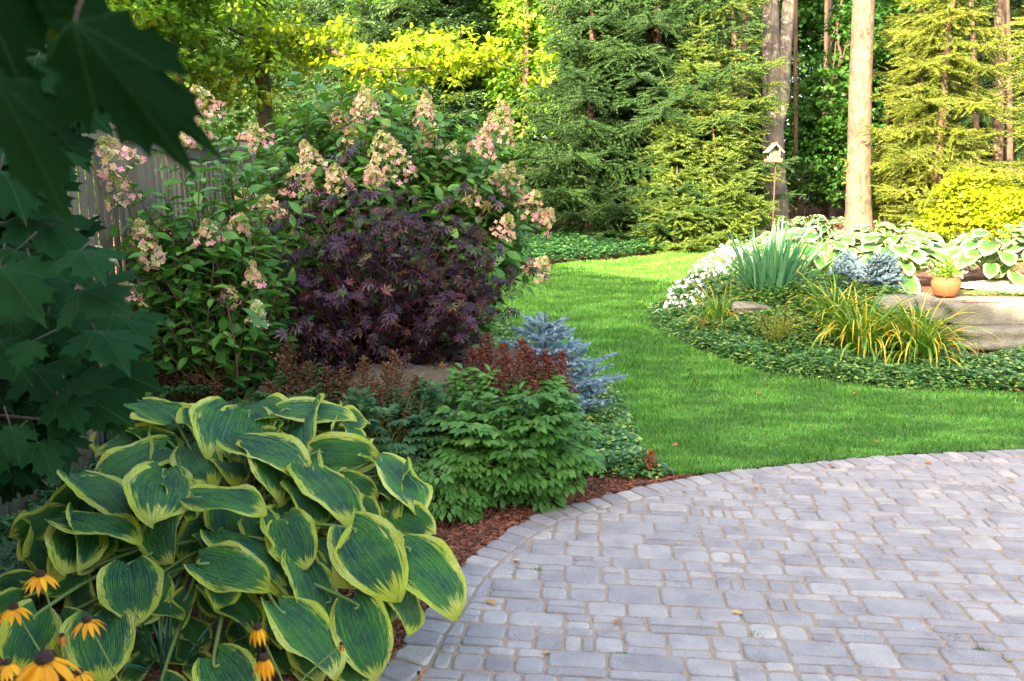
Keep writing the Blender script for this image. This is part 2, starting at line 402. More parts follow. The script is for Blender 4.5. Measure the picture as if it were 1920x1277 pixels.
def m_lawn():
    m, nt, N, L = newmat("lawn_soil"); n = noise(N, L, 60, 4, geo_pos(N)); r = ramp(N, [(.3, (.02, .045, .008)), (.7, (.05, .11, .018))]); L.new(n.outputs[0], r.inputs[0])
    p = N.new("ShaderNodeBsdfPrincipled"); p.inputs["Roughness"].default_value = .9; L.new(r.outputs[0], p.inputs["Base Color"]); out(N, L, p.outputs[0]); return m
# the ground: one big sheet, finer near the beds
def ground_mesh():
    xs = np.concatenate([np.arange(-60, -8, 2.0), np.arange(-8, 12, .1), np.arange(12, 62, 2.0)])
    ys = np.concatenate([np.arange(-40, 0, 2.0), np.arange(0, 15, .04), np.arange(15, 100, 1.0)])
    X, Y = np.meshgrid(xs, ys); Z = ground(X, Y) - .02
    fine = np.random.default_rng(3).normal(size=Z.shape) * .006; fine[(X < -8) | (X > 12) | (Y < 0) | (Y > 15)] = 0
    fine[inpoly(X, Y, PATIO_POLY)] = -.06
    Z = Z + fine
    nx = len(xs); i, j = np.meshgrid(np.arange(len(ys) - 1), np.arange(nx - 1), indexing='ij'); A = (i * nx + j).ravel()
    T = np.concatenate([np.stack([A, A + 1, A + nx + 1], -1), np.stack([A, A + nx + 1, A + nx], -1)])
    mb = MB(); mb.add(np.stack([X.ravel(), Y.ravel(), Z.ravel()], -1), T); o = mb.build("ground", MULCH); tag(o, kind='structure')
ground_mesh()
def lawn_mask(x, y): return inpoly(x, y, LAWN_POLY) & ~inpoly(x, y, ISLAND) & ~inpoly(x, y, PATIO_POLY)
sheet("lawn", -1.5, 12, 4.6, 17.5, .05, m_lawn(), .004, lawn_mask)
# tan path behind the island
def m_path():
    m, nt, N, L = newmat("gravel"); pos = geo_pos(N); v = N.new("ShaderNodeTexVoronoi"); v.inputs["Scale"].default_value = 45; L.new(pos, v.inputs["Vector"])
    s = N.new("ShaderNodeSeparateColor"); L.new(v.outputs["Color"], s.inputs[0]); r = ramp(N, [(0, (.20, .13, .09)), (.6, (.38, .29, .21)), (1, (.5, .42, .33))]); L.new(s.outputs[0], r.inputs[0])
    b = N.new("ShaderNodeBump"); b.inputs["Strength"].default_value = .6; b.inputs["Distance"].default_value = .01; L.new(v.outputs["Distance"], b.inputs["Height"])
    p = N.new("ShaderNodeBsdfPrincipled"); p.inputs["Roughness"].default_value = .9; L.new(r.outputs[0], p.inputs["Base Color"]); L.new(b.outputs[0], p.inputs["Normal"]); out(N, L, p.outputs[0]); return m
GRAVEL = m_path()
pa = g2(1440, 441); pb = g2(2100, 441)
sheet("path", 4.5, 13, 15.0, 19, .1, GRAVEL, .01, lambda x, y: (y > g2(1600, 446)[1]) & (y < g2(1600, 434)[1]) & (x > 5.0 + .0 * y))
sheet("gravel_bed", 5.0, 8.2, 8.42, 10.6, .06, GRAVEL, .015, lambda x, y: ((x - 6.7) / 1.5) ** 2 + ((y - 9.5) / .95) ** 2 < 1)

# ---- grass: nobody could count it
def grass():
    g = np.random.default_rng(11); cells = []
    K = 620000
    # more blades near the camera, fewer far away (what one sees per picture area)
    Y = 4.7 + (16.8 - 4.7) * g.random(K) ** 1.25
    X = (g.random(K) * 1.35 - .12) * Y * .64
    X = X + g.normal(size=K) * .0
    jx = X + g.normal(size=K) * .012; jy = Y + g.normal(size=K) * .012
    m = lawn_mask(jx, jy) & (X < 9); X = X[m]; Y = Y[m]; k = len(X)
    Z = ground(X, Y)
    dist = Y / 6.0
    hgt = g.uniform(.020, .038, k) * (1 + .25 * np.sin(X * 7 + np.cos(Y * 5))) * np.clip(dist, 1, 1.5)
    a = g.uniform(0, 2 * PI, k); lean = np.abs(g.normal(size=k)) * .55 + .15
    wd = g.uniform(.0016, .0030, k) * np.clip(dist, .9, 2.8)
    sx, sy = -np.sin(a) * wd, np.cos(a) * wd
    tipx = np.cos(a) * lean * hgt; tipy = np.sin(a) * lean * hgt
    base = np.stack([X, Y, Z], -1)
    V = np.zeros((k, 4, 3)); V[:, 0] = base + np.stack([sx, sy, sx * 0], -1); V[:, 1] = base - np.stack([sx, sy, sx * 0], -1)
    mid = base + np.stack([tipx * .35, tipy * .35, hgt * .62], -1)
    V[:, 2] = mid - np.stack([sx, sy, sx * 0], -1) * .7; V[:, 3] = base + np.stack([tipx, tipy, hgt], -1)
    V2 = mid + np.stack([sx, sy, sx * 0], -1) * .7
    V = np.concatenate([V, V2[:, None]], 1)
    T = np.array([(0, 1, 2), (0, 2, 4), (4, 2, 3)])[None] + (np.arange(k) * 5)[:, None, None]
    D = np.zeros((k, 5, 4)); D[:, :, 0] = g.random(k)[:, None]; D[:, :, 2] = np.array([0, 0, .6, 1, .6])[None]
    mb = MB(); mb.add(V.reshape(-1, 3), T.reshape(-1, 3), D.reshape(-1, 4))
    m, nt, N, L = newmat("grass_blade"); r, u, v, e = attr_d(N, L)
    rp = ramp(N, [(0, (.055, .185, .014)), (.6, (.10, .30, .026)), (.93, (.165, .39, .055)), (1, (.36, .36, .10))]); L.new(r, rp.inputs[0])
    mp = N.new('ShaderNodeMapping'); L.new(geo_pos(N), mp.inputs[0]); mp.inputs['Rotation'].default_value = (0, 0, .6); mp.inputs['Scale'].default_value = (1.0, 2.6, 1); n = noise(N, L, 1.5, 5, mp.outputs[0], .62); rr = ramp(N, [(.40, (.70, .76, .8)), (.50, (.95, .95, .95)), (.58, (1.5, 1.35, 1.8))]); L.new(n.outputs[0], rr.inputs[0])
    col = mixc(N, L, 1.0, rp.outputs[0], rr.outputs[0], 'MULTIPLY')
    leaf_shader(nt, N, L, col, .5, .4, tcol=(1.1, 1.2, .6)); o = mb.build("grass", m); tag(o, "short mown green lawn grass curving round the planting beds", "grass", kind="stuff")
grass()

# ---- patio: tumbled concrete pavers, real blocks with sandy joints
def pavers():
    g = np.random.default_rng(5); U = .057; yaw = R(-6.0); ca, sa = math.cos(yaw), math.sin(yaw)
    ox, oy = -3.0, -0.6; rects = []; yy = 0.0
    while yy < 9.2:                                   # courses, some of them three units deep
        bh = 3 if g.random() < .38 else 2; xx = -g.random() * 3
        while xx < 190:
            a = float(g.choice([2, 3, 4, 5], p=[.50, .36, .11, .03])) * (.96 + .08 * g.random())
            q = g.random()
            if bh == 2:
                if q < .62: rects.append((xx, yy / U, a, 2))
                elif q < .88 or a < 2.5: rects += [(xx, yy / U, a, 1), (xx, yy / U + 1, a, 1)]
                else: rects += [(xx, yy / U, a, 1), (xx, yy / U + 1, a * .45, 1), (xx + a * .45, yy / U + 1, a * .55, 1)]
            else:
                if q < .30 and a > 2.5: rects.append((xx, yy / U, a, 3))
                elif q < .62: rects += [(xx, yy / U, a, 2), (xx, yy / U + 2, a, 1)]
                elif q < .90: rects += [(xx, yy / U, a, 1), (xx, yy / U + 1, a, 2)]
                else: rects += [(xx, yy / U, a * .6, 2), (xx + a * .6, yy / U, a * .4, 2), (xx, yy / U + 2, a, 1)]
            xx += a
        yy += bh * U
    mb = MB()
    edge = np.array(PATIO_EDGE); inner = []
    d = np.gradient(edge, axis=0); d = d / np.linalg.norm(d, axis=1)[:, None]; nrmv = np.stack([d[:, 1], -d[:, 0]], -1)   # towards the patio
    BW = .15
    inner = edge + nrmv * BW
    IP = [tuple(p) for p in inner] + [(12, 5.7), (12, -3), (-2.2, -3), (-1.6, 1.0)]
    def block(poly, rnd, h, tilt):
        """poly (n,2) ccw, already inset; rounded top"""
        n = len(poly); c = poly.mean(0)
        def ring(off, z): 
            q = poly - c; l = np.linalg.norm(q, axis=1)[:, None]; q = q * (1 - off / l)
            zz = z + (q @ tilt); return np.concatenate([q + c, zz[:, None]], 1)
        rs = [ring(0, -.03), ring(0, h - .012), ring(.004, h - .004), ring(.012, h)]
        V = np.concatenate(rs + [np.array([[c[0], c[1], h + .001]])]); T = []
        for r_ in range(3):
            for i in range(n):
                a = r_ * n + i; b = r_ * n + (i + 1) % n; T += [(a, b, b + n), (a, b + n, a + n)]
        for i in range(n): T.append((3 * n + i, 3 * n + (i + 1) % n, 4 * n))
        D = np.zeros((len(V), 4)); D[:, 0] = rnd; D[:, 1] = g.random(); mb.add(V, T, D)
    kept = 0
    for (i, j, a, b) in rects:
        x0 = i * U; y0 = j * U; gap = .0027
        cx, cy = x0 + a * U / 2, y0 + b * U / 2
        wx = ox + ca * cx - sa * cy; wy = oy + sa * cx + ca * cy
        if wy < 1.6 or wy > 6.2 or wx > wy * .66 + .6 + (0 if wy > 2 else 1) or wx < -1.3: continue
        hw, hh = a * U / 2 - gap, b * U / 2 - gap; rr = min(.026 * g.uniform(.7, 1.3), min(hw, hh) * .6)
        pts = []
        for qx, qy, s0 in ((hw, -hh, -90), (hw, hh, 0), (-hw, hh, 90), (-hw, -hh, 180)):
            for t in (0, 45, 90):
                an = R(s0 + t); pts.append((qx - math.copysign(rr, qx) + rr * math.cos(an), qy - math.copysign(rr, qy) + rr * math.sin(an)))
            # a point midway along the next side so that sides wander a little
        pts = np.array(pts) + g.normal(size=(12, 2)) * .0012
        pts = np.stack([ox + ca * (cx + pts[:, 0]) - sa * (cy + pts[:, 1]), oy + sa * (cx + pts[:, 0]) + ca * (cy + pts[:, 1])], -1)
        ins = inpoly(pts[:, 0], pts[:, 1], IP)
        if not ins.all():
            if ins.sum() < 3: continue
            # cut at the border line: nearest inner segment
            k = int(np.argmin(((inner - np.array([wx, wy])) ** 2).sum(1))); p0 = inner[k] + nrmv[k] * .006; nn = nrmv[k]
            s_ = (pts - p0) @ nn; outp = []
            for q in range(12):
                A, B = pts[q], pts[(q + 1) % 12]; sA, sB = s_[q], s_[(q + 1) % 12]
                if sA >= 0: outp.append(A)
                if (sA >= 0) != (sB >= 0): outp.append(A + (B - A) * sA / (sA - sB))
            if len(outp) < 4: continue
            pts = np.array(outp)
            if np.ptp(pts[:, 0]) < .03 or np.ptp(pts[:, 1]) < .03: continue
        block(pts, g.random(), g.normal() * .0015, g.normal(size=2) * .012); kept += 1
    # border course: blocks set across the curve
    seg = np.linalg.norm(np.diff(edge, axis=0), axis=1); S = np.concatenate([[0], np.cumsum(seg)]); s = 0.0
    def at(t, off):
        x = np.interp(t, S, edge[:, 0]); y = np.interp(t, S, edge[:, 1]); nx_ = np.interp(t, S, nrmv[:, 0]); ny_ = np.interp(t, S, nrmv[:, 1])
        return np.array([x + nx_ * off, y + ny_ * off])
    while s < S[-1] - .2:
        wv = .105 * g.uniform(.92, 1.12); e = .004; o0 = g.normal() * .006
        pts = np.array([at(s + e, .006 + o0), at(s + wv * .3, o0 - .004), at(s + wv * .7, o0 - .004), at(s + wv - e, .006 + o0), at(s + wv - e, BW - .02), at(s + wv - .015, BW - .005), at(s + .015, BW - .005), at(s + e, BW - .02)])
        if np.cross(pts[1] - pts[0], pts[2] - pts[1]) < 0 or True:
            ar = 0.5 * np.sum(pts[:, 0] * np.roll(pts[:, 1], -1) - np.roll(pts[:, 0], -1) * pts[:, 1])
            if ar < 0: pts = pts[::-1]
        block(pts, g.random(), g.normal() * .002 + .002, g.normal(size=2) * .015); s += wv
    m, nt, N, L = newmat("paver_concrete"); r, u, v, e = attr_d(N, L); pos = geo_pos(N)
    rp = ramp(N, [(0, (.225, .205, .206)), (.35, (.255, .234, .232)), (.7, (.28, .258, .253)), (.9, (.31, .284, .270)), (1, (.35, .32, .29))]); L.new(r, rp.inputs[0])
    n1 = noise(N, L, 170, 4, pos, .75); r1 = ramp(N, [(.3, (.72, .72, .72)), (.55, (1.0, 1.0, 1.0)), (.64, (1.1, 1.1, 1.1)), (.70, (2.2, 2.2, 2.2))]); L.new(n1.outputs[0], r1.inputs[0])
    n2 = noise(N, L, 7, 4, pos); r2 = ramp(N, [(.32, (.78, .77, .78)), (.5, (1, 1, 1)), (.68, (1.12, 1.12, 1.07))]); L.new(n2.outputs[0], r2.inputs[0])
    col = mixc(N, L, 1, mixc(N, L, 1, rp.outputs[0], r1.outputs[0], 'MULTIPLY'), r2.outputs[0], 'MULTIPLY')
    b = N.new("ShaderNodeBump"); b.inputs["Strength"].default_value = .6; b.inputs["Distance"].default_value = .004; L.new(n1.outputs[0], b.inputs["Height"])
    p = N.new("ShaderNodeBsdfPrincipled"); p.inputs["Roughness"].default_value = .8; L.new(col, p.inputs["Base Color"]); L.new(b.outputs[0], p.inputs["Normal"]); out(N, L, p.outputs[0])
    o = mb.build("patio_paving", m, smooth=False); tag(o, kind='structure')
    # joint sand
    js = plain("joint_sand", [(.3, (.19, .14, .10)), (.7, (.36, .275, .20))], .95, 160, .5)
    sheet("patio_joint_sand", -2, 8, 0.2, 6.3, .05, js, -.007, lambda x, y: inpoly(x, y, PATIO_POLY), rough=.001)
pavers()

# ---- loose bark chips on the visible mulch strip, fallen leaves
def chips():
    g = np.random.default_rng(8); K = 26000
    t = g.random(K); S = len(PATIO_EDGE); E = np.array(PATIO_EDGE); k = (t * (S * .55)).astype(int) + 3; off = np.abs(g.normal(size=K)) * .22 + .0
    d = np.gradient(E, axis=0); d = d / np.linalg.norm(d, axis=1)[:, None]; nv = np.stack([-d[:, 1], d[:, 0]], -1)
    p = E[k] + nv[k] * off[:, None] + g.normal(size=(K, 2)) * .05
    m = ~inpoly(p[:, 0], p[:, 1], PATIO_POLY) & ~lawn_mask(p[:, 0], p[:, 1] - .03); p = p[m]; n = len(p)
    O = np.stack([p[:, 0], p[:, 1], ground(p[:, 0], p[:, 1]) - .012 + g.random(n) * .018], -1)
    D = rdir(g, n, -.3, .3); N_ = rdir(g, n, .3, 1)
    tm = T_([(-.12, 0, 0), (.12, 0, 0), (.1, 1, .05), (-.1, .9, .0), (0, .5, .12)], [(0, 1, 4), (1, 2, 4), (2, 3, 4), (3, 0, 4)])
    mb = MB(); mb.inst(tm, frames(D, N_, g.uniform(.015, .045, n)), O, g.random(n))
    mt = plain("bark_chip", [(0, (.04, .015, .008)), (.5, (.16, .05, .025)), (.8, (.28, .10, .05)), (1, (.42, .22, .12))], .85, 60, .3, use_r=True)
    tag(mb.build("bark_mulch", mt), "reddish brown shredded bark mulch along the patio edge", "mulch", kind="stuff")
chips()

def weeds():
    g = np.random.default_rng(9); mb = MB()
    for (px, py) in ((1600, 1055), (1565, 1052), (1412, 1190), (1838, 1215), (1790, 1196), (1730, 1118), (1120, 952), (1166, 1225), (1845, 857), (1520, 905), (1700, 985), (1300, 1010), (1880, 1240), (1005, 1070)):
        p = G(px, py); n = 26; O = p + g.normal(size=(n, 3)) * [.018, .010, 0] + [0, 0, -.006]; D = nrm(rdir(g, n, .2, .9)); mb.inst(L_SM, frames(D, rdir(g, n), g.uniform(.008, .022, n), g.uniform(.004, .009, n)), O, g.random(n))
    tag(mb.build("moss_and_weeds", leafmat("weed", [(0, (.05, .12, .015)), (1, (.16, .26, .03))], .5, .3)), "tiny green weeds and moss sprouting in the paving joints", "weeds", kind="stuff")
    k = 900; X = g.uniform(-.5, 5, k); Y = g.uniform(2.4, 5.7, k); m = inpoly(X, Y, PATIO_POLY); X = X[m]; Y = Y[m]; k = len(X); mb = MB(); mb.inst(L_SM, frames(rdir(g, k, -.1, .1), rdir(g, k, .5, 1), g.uniform(.004, .014, k), g.uniform(.002, .006, k)), np.stack([X, Y, np.full(k, .006)], -1), g.random(k))
    tag(mb.build("garden_debris", leafmat("debris", [(0, (.06, .03, .015)), (.7, (.2, .11, .05)), (1, (.4, .3, .14))], .8, .1)), "crumbs of bark and leaf scattered over the paving", "debris", kind="stuff")
weeds()
# ------------------------------------------------------------------ trees
BK_GREY = barkmat("bark_grey", (.06, .052, .046), (.19, .165, .145))
BK_PALE = barkmat("bark_pale", (.04, .026, .018), (.19, .135, .092), 15, .45, 1.0)
BK_BROWN = barkmat("bark_brown", (.045, .026, .017), (.14, .085, .055))
BK_DARK = barkmat("bark_dark", (.03, .022, .018), (.10, .075, .055))
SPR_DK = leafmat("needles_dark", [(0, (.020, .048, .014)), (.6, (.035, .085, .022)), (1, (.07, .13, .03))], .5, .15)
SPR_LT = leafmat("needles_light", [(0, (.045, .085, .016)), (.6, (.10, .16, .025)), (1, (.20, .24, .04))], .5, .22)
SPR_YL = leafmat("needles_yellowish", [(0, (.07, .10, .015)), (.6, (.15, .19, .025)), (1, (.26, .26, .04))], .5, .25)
LF_YG = leafmat("leaf_yellow_green", [(0, (.07, .17, .018)), (.5, (.14, .27, .028)), (.85, (.25, .34, .03)), (.97, (.38, .32, .03)), (1, (.45, .2, .03))], .45, .45)
LF_BR = leafmat("leaf_bright", [(0, (.16, .26, .012)), (.6, (.28, .36, .015)), (1, (.42, .42, .02))], .45, .5)
LF_GN = leafmat("leaf_green", [(0, (.022, .065, .012)), (.6, (.04, .12, .02)), (.95, (.07, .18, .025)), (1, (.2, .2, .02))], .4, .35)
LF_GOLD = leafmat("leaf_gold", [(0, (.16, .24, .01)), (.6, (.32, .37, .012)), (1, (.45, .42, .02))], .45, .4)
def trunk(pts, rad, root, mat, name="trunk", n=14, seed=0, wob=.05):
    g = np.random.default_rng(seed); mb = MB(); mb.tube(pts, rad, n, wob=wob, rng=g); return mb.build(name, mat, root)
def sprays(g, mb, C, rad, flat, nleaf, tm, size, rndb=(0, 1), up=.75):
    """leaf clusters: flattened sprays of leaves round centres C"""
    k = len(C) * nleaf; c = np.repeat(C, nleaf, 0); rr = np.repeat(np.asarray(rad) * np.ones(len(C)), nleaf)
    o = rdir(g, k) * (g.random(k) ** .45 * rr)[:, None]; o[:, 2] *= flat
    N_ = nrm(rdir(g, k, -.2, 1) * (1 - up) + np.array([0, 0, up]) + g.normal(size=(k, 3)) * .28)
    D = nrm(np.stack([o[:, 0], o[:, 1], -np.abs(o[:, 2]) * .3], -1) + g.normal(size=(k, 3)) * .35 * rr[:, None] + np.array([0, 0, -.18]) * rr[:, None])
    cr = np.repeat(g.uniform(*rndb, len(C)), nleaf)
    mb.inst(tm, frames(D, N_, size * g.uniform(.7, 1.25, k)), c + o, np.clip(cr * .6 + g.random(k) * .4, 0, 1))
def crown_pts(g, c, rad, k, shell=.5, lumps=7):
    """cluster centres: union of lumps, uneven outline"""
    c = np.array(c); rad = np.array(rad); L = rdir(g, lumps) * rad * .55 + c; lr = g.uniform(.38, .62, lumps)
    q = g.integers(0, lumps, k); return L[q] + rdir(g, k) * (g.random(k) ** shell)[:, None] * rad * lr[q][:, None], L
def broadleaf(name, base, label, cat, h, r0, cz, rad, k, nleaf, tm, size, lmat, bmat, crad=.35, seed=0, group=None, lean=(0, 0), flat=.35):
    g = np.random.default_rng(seed); base = np.array(base, float); root = thing(name, base, label, cat, group)
    c = base + np.array([lean[0], lean[1], cz]); C, L = crown_pts(g, c, rad, k)
    top = base + np.array([lean[0] * .9, lean[1] * .9, h * .9]); t = np.linspace(0, 1, 12)[:, None]
    pts = base * (1 - t) + top * t + np.concatenate([np.zeros((1, 3)), g.normal(size=(11, 3)) * [.05, .05, 0]]); pts[0, 2] -= .2
    mb = MB(); rr = r0 * (1 - .75 * t[:, 0]); rr[0] *= 1.5; mb.tube(pts, rr, 12, wob=.04, rng=g)
    for l in L:
        i = g.integers(3, 10); a = pts[i]; m1 = (a + l) / 2 + np.array([0, 0, .25 * g.random()]); mb.tube(smooth_line([a, m1, l], 4), np.linspace(rr[i] * .5, .012, 9), 6)
        near = C[np.argsort(((C - l) ** 2).sum(1))[:10]]
        for q in near: mb.tube([l, (l + q) / 2 + g.normal(size=3) * .05, q], [.014, .009, .004], 4, caps=False)
    mb.build("trunk", bmat, root)
    m2 = MB(); sprays(g, m2, C, crad * g.uniform(.6, 1.2, len(C)), flat, nleaf, tm, size); m2.build("crown", lmat, root)
    return root
def conifer(name, base, label, h, Rr, r0, lmat, bmat, seed=0, bare=.05, droop=.35, tw=TW, tws=.29, dens=1.2, group=None, step=.27, zmax=99, sparse=0.0, cat="tree", rise=0.0):
    g = np.random.default_rng(seed); base = np.array(base, float); root = thing(name, base, label, cat, group)
    n = 14; t = np.linspace(0, 1, n)[:, None]; pts = base + t * np.array([0, 0, h]) + np.concatenate([np.zeros((1, 3)), g.normal(size=(n - 1, 3)) * [.03, .03, 0]]); pts[0, 2] -= .2
    mb = MB(); mb.tube(pts, r0 * (1 - .93 * t[:, 0]), 10, wob=.04, rng=g)
    lm = MB(); z = h * bare; OO = []; DD = []; NN = []; SS = []; RB = []
    while z < min(h * .97, zmax):
        f = (z - h * bare) / (h * (1 - bare)); L0 = Rr * (1 - f) ** .85 * (.35 + .65 * min(1, f * 8 + .3))
        nb = max(5, int(g.integers(8, 12)))
        a0 = g.uniform(0, 2 * PI)
        for b in range(nb):
            if g.random() < sparse: continue
            a = a0 + b * 2 * PI / nb + g.normal() * .2; L = L0 * g.uniform(.5, 1.28); brn = g.random(); l0 = len(OO)
            if L < .12: L = .12
            zz = z + g.normal() * .13
            ds = .11 / dens; m = max(3, int(L / ds)); s = (np.arange(m) + .5) / m
            hz = np.stack([math.cos(a) * s * L, math.sin(a) * s * L, -droop * L * (s ** 1.3) + (droop * .55 + rise) * L * s ** 3 + .12 * L * s], -1) + base + [0, 0, zz]
            tan = np.gradient(hz, axis=0); tan = nrm(tan); side = np.array([-math.sin(a), math.cos(a), 0])
            st = [base + [0, 0, zz]] + [hz[int(q)] for q in np.linspace(0, m - 1, 4)]; mb.tube(st, np.linspace(.008 + .006 * L, .003, 5), 4, caps=False)
            for sd in (-1, 1):
                ln = (.13 + .26 * L * np.minimum(s * 3, 1) * (1 - s) ** .6) * g.uniform(.7, 1.25, m)
                cnt = np.maximum(1, np.ceil(ln / (tws * .75))).astype(int)
                for q in range(int(cnt.max())):
                    mk = cnt > q; kk = int(mk.sum())
                    dr = nrm(tan[mk] * .55 + side * sd * .9 + np.array([0, 0, -.22]) + g.normal(size=(kk, 3)) * .14)
                    OO.append(hz[mk] + dr * (q * tws * .8) + np.array([0, 0, -.05 * q * q * tws])); DD.append(dr + g.normal(size=(kk, 3)) * .16 * q - np.array([0, 0, .12 * q])); NN.append(np.tile([0, 0, 1.0], (kk, 1)) + g.normal(size=(kk, 3)) * .3); SS.append(tws * g.uniform(.75, 1.3, kk))
            OO.append(hz); DD.append(tan + g.normal(size=(m, 3)) * .1); NN.append(np.tile([0, 0, 1.0], (m, 1))); SS.append(np.full(m, tws)); RB += [np.full(len(x), brn) for x in OO[l0:]]
        z += step * g.uniform(.55, 1.35)
    OO.append(base + np.array([[0, 0, h * .96], [0, 0, h * .985]])); DD.append(np.array([[0, 0, 1.0], [.1, 0, 1]])); NN.append(np.array([[1.0, 0, 0], [0, 1, 0]])); SS.append(np.array([tws, tws]) * 1.3)
    O = np.concatenate(OO); D = np.concatenate(DD); N_ = np.concatenate(NN); S_ = np.concatenate(SS)
    lm.inst(tw, frames(D, N_, S_), O, np.clip(np.concatenate(RB + [np.array([.5, .5])]) * .55 + g.random(len(O)) * .45, 0, 1))
    mb.build("trunk", bmat, root); lm.build("crown", lmat, root)
    return root
def tall_trunk(name, px, Y, py_base, top, label, width_px, bmat, crown=None, seed=0, pts_px=None, bend=0.0, group=None):
    """a tall forest tree whose crown starts above the picture"""
    g = np.random.default_rng(seed); b = GX(px, Y); r0 = width_px / F * Y / 2
    root = thing(name, b, label, "tree", group)
    tx = P(top, 0, Y); H_ = 13.0; k = 16; t = np.linspace(0, 1, k); z = b[2] + t * H_; dx = (tx[0] - b[0]) / (tx[2] - b[2])
    x = b[0] + dx * (z - b[2]); pts = np.stack([x + np.sin(t * 9 + seed) * .03, np.full(k, Y) + np.cos(t * 7 + seed) * .03, z], -1); pts[0, 2] -= .3
    # flare
    zz = np.concatenate([[0, .12, .3, .7], np.linspace(1.3, H_, 12)]); pts = np.stack([np.interp(zz, t * H_, pts[:, 0]), np.interp(zz, t * H_, pts[:, 1]), b[2] + zz], -1)
    rad = r0 * (1 - .45 * zz / H_) * np.array([2.1, 1.55, 1.2, 1.05] + [1] * 12); pts[0, 2] -= .1
    mb = MB(); mb.tube(pts, rad, 18, wob=.025, rng=g)
    cl = []
    for i in range(10):
        a = g.uniform(0, 2 * PI); s = pts[g.integers(11, 16)]; e = s + np.array([math.cos(a) * g.uniform(.8, 2), math.sin(a) * g.uniform(.8, 2), g.uniform(.3, 1.4)]); mb.tube(smooth_line([s, (s + e) / 2 + [0, 0, -.1], e], 3), np.linspace(.06, .01, 7), 5, caps=False); cl.append(e)
    for i in range(9):   # dead stubs and snapped twigs on the lower trunk
        a = g.uniform(0, 2 * PI); z0 = g.uniform(1.5, 6.5); s = np.array([np.interp(z0, zz, pts[:, 0]), Y, b[2] + z0]); e = s + np.array([math.cos(a), math.sin(a), g.uniform(-.2, .3)]) * g.uniform(.2, .45); mb.tube([s, (s + e) / 2 + [0, 0, .02], e], [.018, .012, .004], 5)
    mb.build("trunk", bmat, root)
    m2 = MB(); C = np.repeat(np.array(cl), 12, 0) + g.normal(size=(120, 3)) * [.6, .6, .45]; sprays(g, m2, C, .35, .4, 16, L_SM, .16); m2.build("crown", LF_GN, root)
    return root, pts

CAT_F = "trees of the woodland behind the lawn"
def at(px, Y): p = GX(px, Y); return p
# --- trees one can tell apart
tall_trunk("woodland_tree", 1604, 16.6, 410, 1621, "tall straight pale barked tree in full sun, rising beside the broad leaved hostas", 44, BK_PALE, seed=3, group=CAT_F)
# twin trunk
def twin():
    g = np.random.default_rng(9); Y = 19.0; b = GX(1451, Y); root = thing("twin_trunk_tree", b, "thick grey tree that forks into two trunks, behind the bird feeder", "tree", CAT_F)
    def X(px, py): q = P(px, py, Y); return q
    m = MB(); b0 = b.copy(); b0[2] -= .2
    line = [b0, b + [0, 0, .25], X(1452, 330), X(1449, 250), X(1447, 180), X(1446, 90), X(1444, 0), X(1442, -250), X(1440, -600)]
    m.tube(smooth_line(line, 3), np.interp(np.arange(25), [0, 3, 6, 24], [.34, .27, .25, .13]), 18, wob=.03, rng=g)
    line = [X(1452, 260) , X(1464, 195), X(1469, 120), X(1476, 40), X(1482, -60), X(1490, -300), X(1500, -600)]
    m.tube(smooth_line(line, 3), np.interp(np.arange(19), [0, 3, 18], [.13, .17, .09]), 16, wob=.03, rng=g)
    cl = []
    for i in range(10):
        s = X(1442 if i % 2 else 1498, -420 - i * 20); a = g.uniform(0, 2 * PI); e = s + np.array([math.cos(a) * 1.6, math.sin(a) * 1.6, .9]); m.tube([s, (s + e) / 2, e], [.05, .03, .01], 5); cl.append(e)
    m.build("trunk", BK_GREY, root); c = MB(); sprays(g, c, np.repeat(np.array(cl), 10, 0) + g.normal(size=(100, 3)) * .5, .35, .4, 16, L_SM, .16); c.build("crown", LF_GN, root)
twin()
tall_trunk("woodland_tree", 1866, 18, 330, 1871, "slim pale sunlit tree right of the golden shrub's top", 19, BK_PALE, seed=5, group=CAT_F)
tall_trunk("woodland_tree", 1886, 19.5, 340, 1884, "brown tree close behind the slim pale one", 15, BK_BROWN, seed=6, group=CAT_F)
tall_trunk("woodland_tree", 1824, 21, 300, 1822, "thin brown tree between the two right hand spruces", 10, BK_BROWN, seed=7, group=CAT_F)
tall_trunk("woodland_tree", 1372, 22, 330, 1402, "leaning brown tree left of the forked grey tree", 20, BK_BROWN, seed=8, group=CAT_F)
tall_trunk("woodland_tree", 1546, 24, 380, 1552, "dark brown tree deep between the forked tree and the pale trunk", 17, BK_DARK, seed=10, group=CAT_F)
tall_trunk("woodland_tree", 606, 23.5, 300, 600, "dark tree behind the bright oak branch", 26, BK_DARK, seed=12, group=CAT_F)
tall_trunk("woodland_tree", 1484, 21, 380, 1494, "thin sapling stem just right of the forked grey tree", 8, BK_BROWN, seed=14, group=CAT_F)
# spruces
CONI = "spruces at the edge of the lawn"
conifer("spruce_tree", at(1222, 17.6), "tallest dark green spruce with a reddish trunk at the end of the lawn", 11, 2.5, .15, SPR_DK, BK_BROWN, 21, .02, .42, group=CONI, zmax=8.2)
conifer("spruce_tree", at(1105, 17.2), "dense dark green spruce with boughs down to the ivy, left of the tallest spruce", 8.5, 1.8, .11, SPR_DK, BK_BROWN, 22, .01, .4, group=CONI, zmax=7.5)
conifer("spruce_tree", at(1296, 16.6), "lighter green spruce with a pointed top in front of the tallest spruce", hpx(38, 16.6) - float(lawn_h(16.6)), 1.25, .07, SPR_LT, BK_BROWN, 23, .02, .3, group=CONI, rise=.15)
conifer("spruce_tree", at(1330, 16.0), "yellowish young spruce with its tip against the dark spruces", hpx(168, 16.0) - float(lawn_h(16)), 1.0, .05, SPR_LT, BK_BROWN, 24, .02, .3, group=CONI, rise=.15)
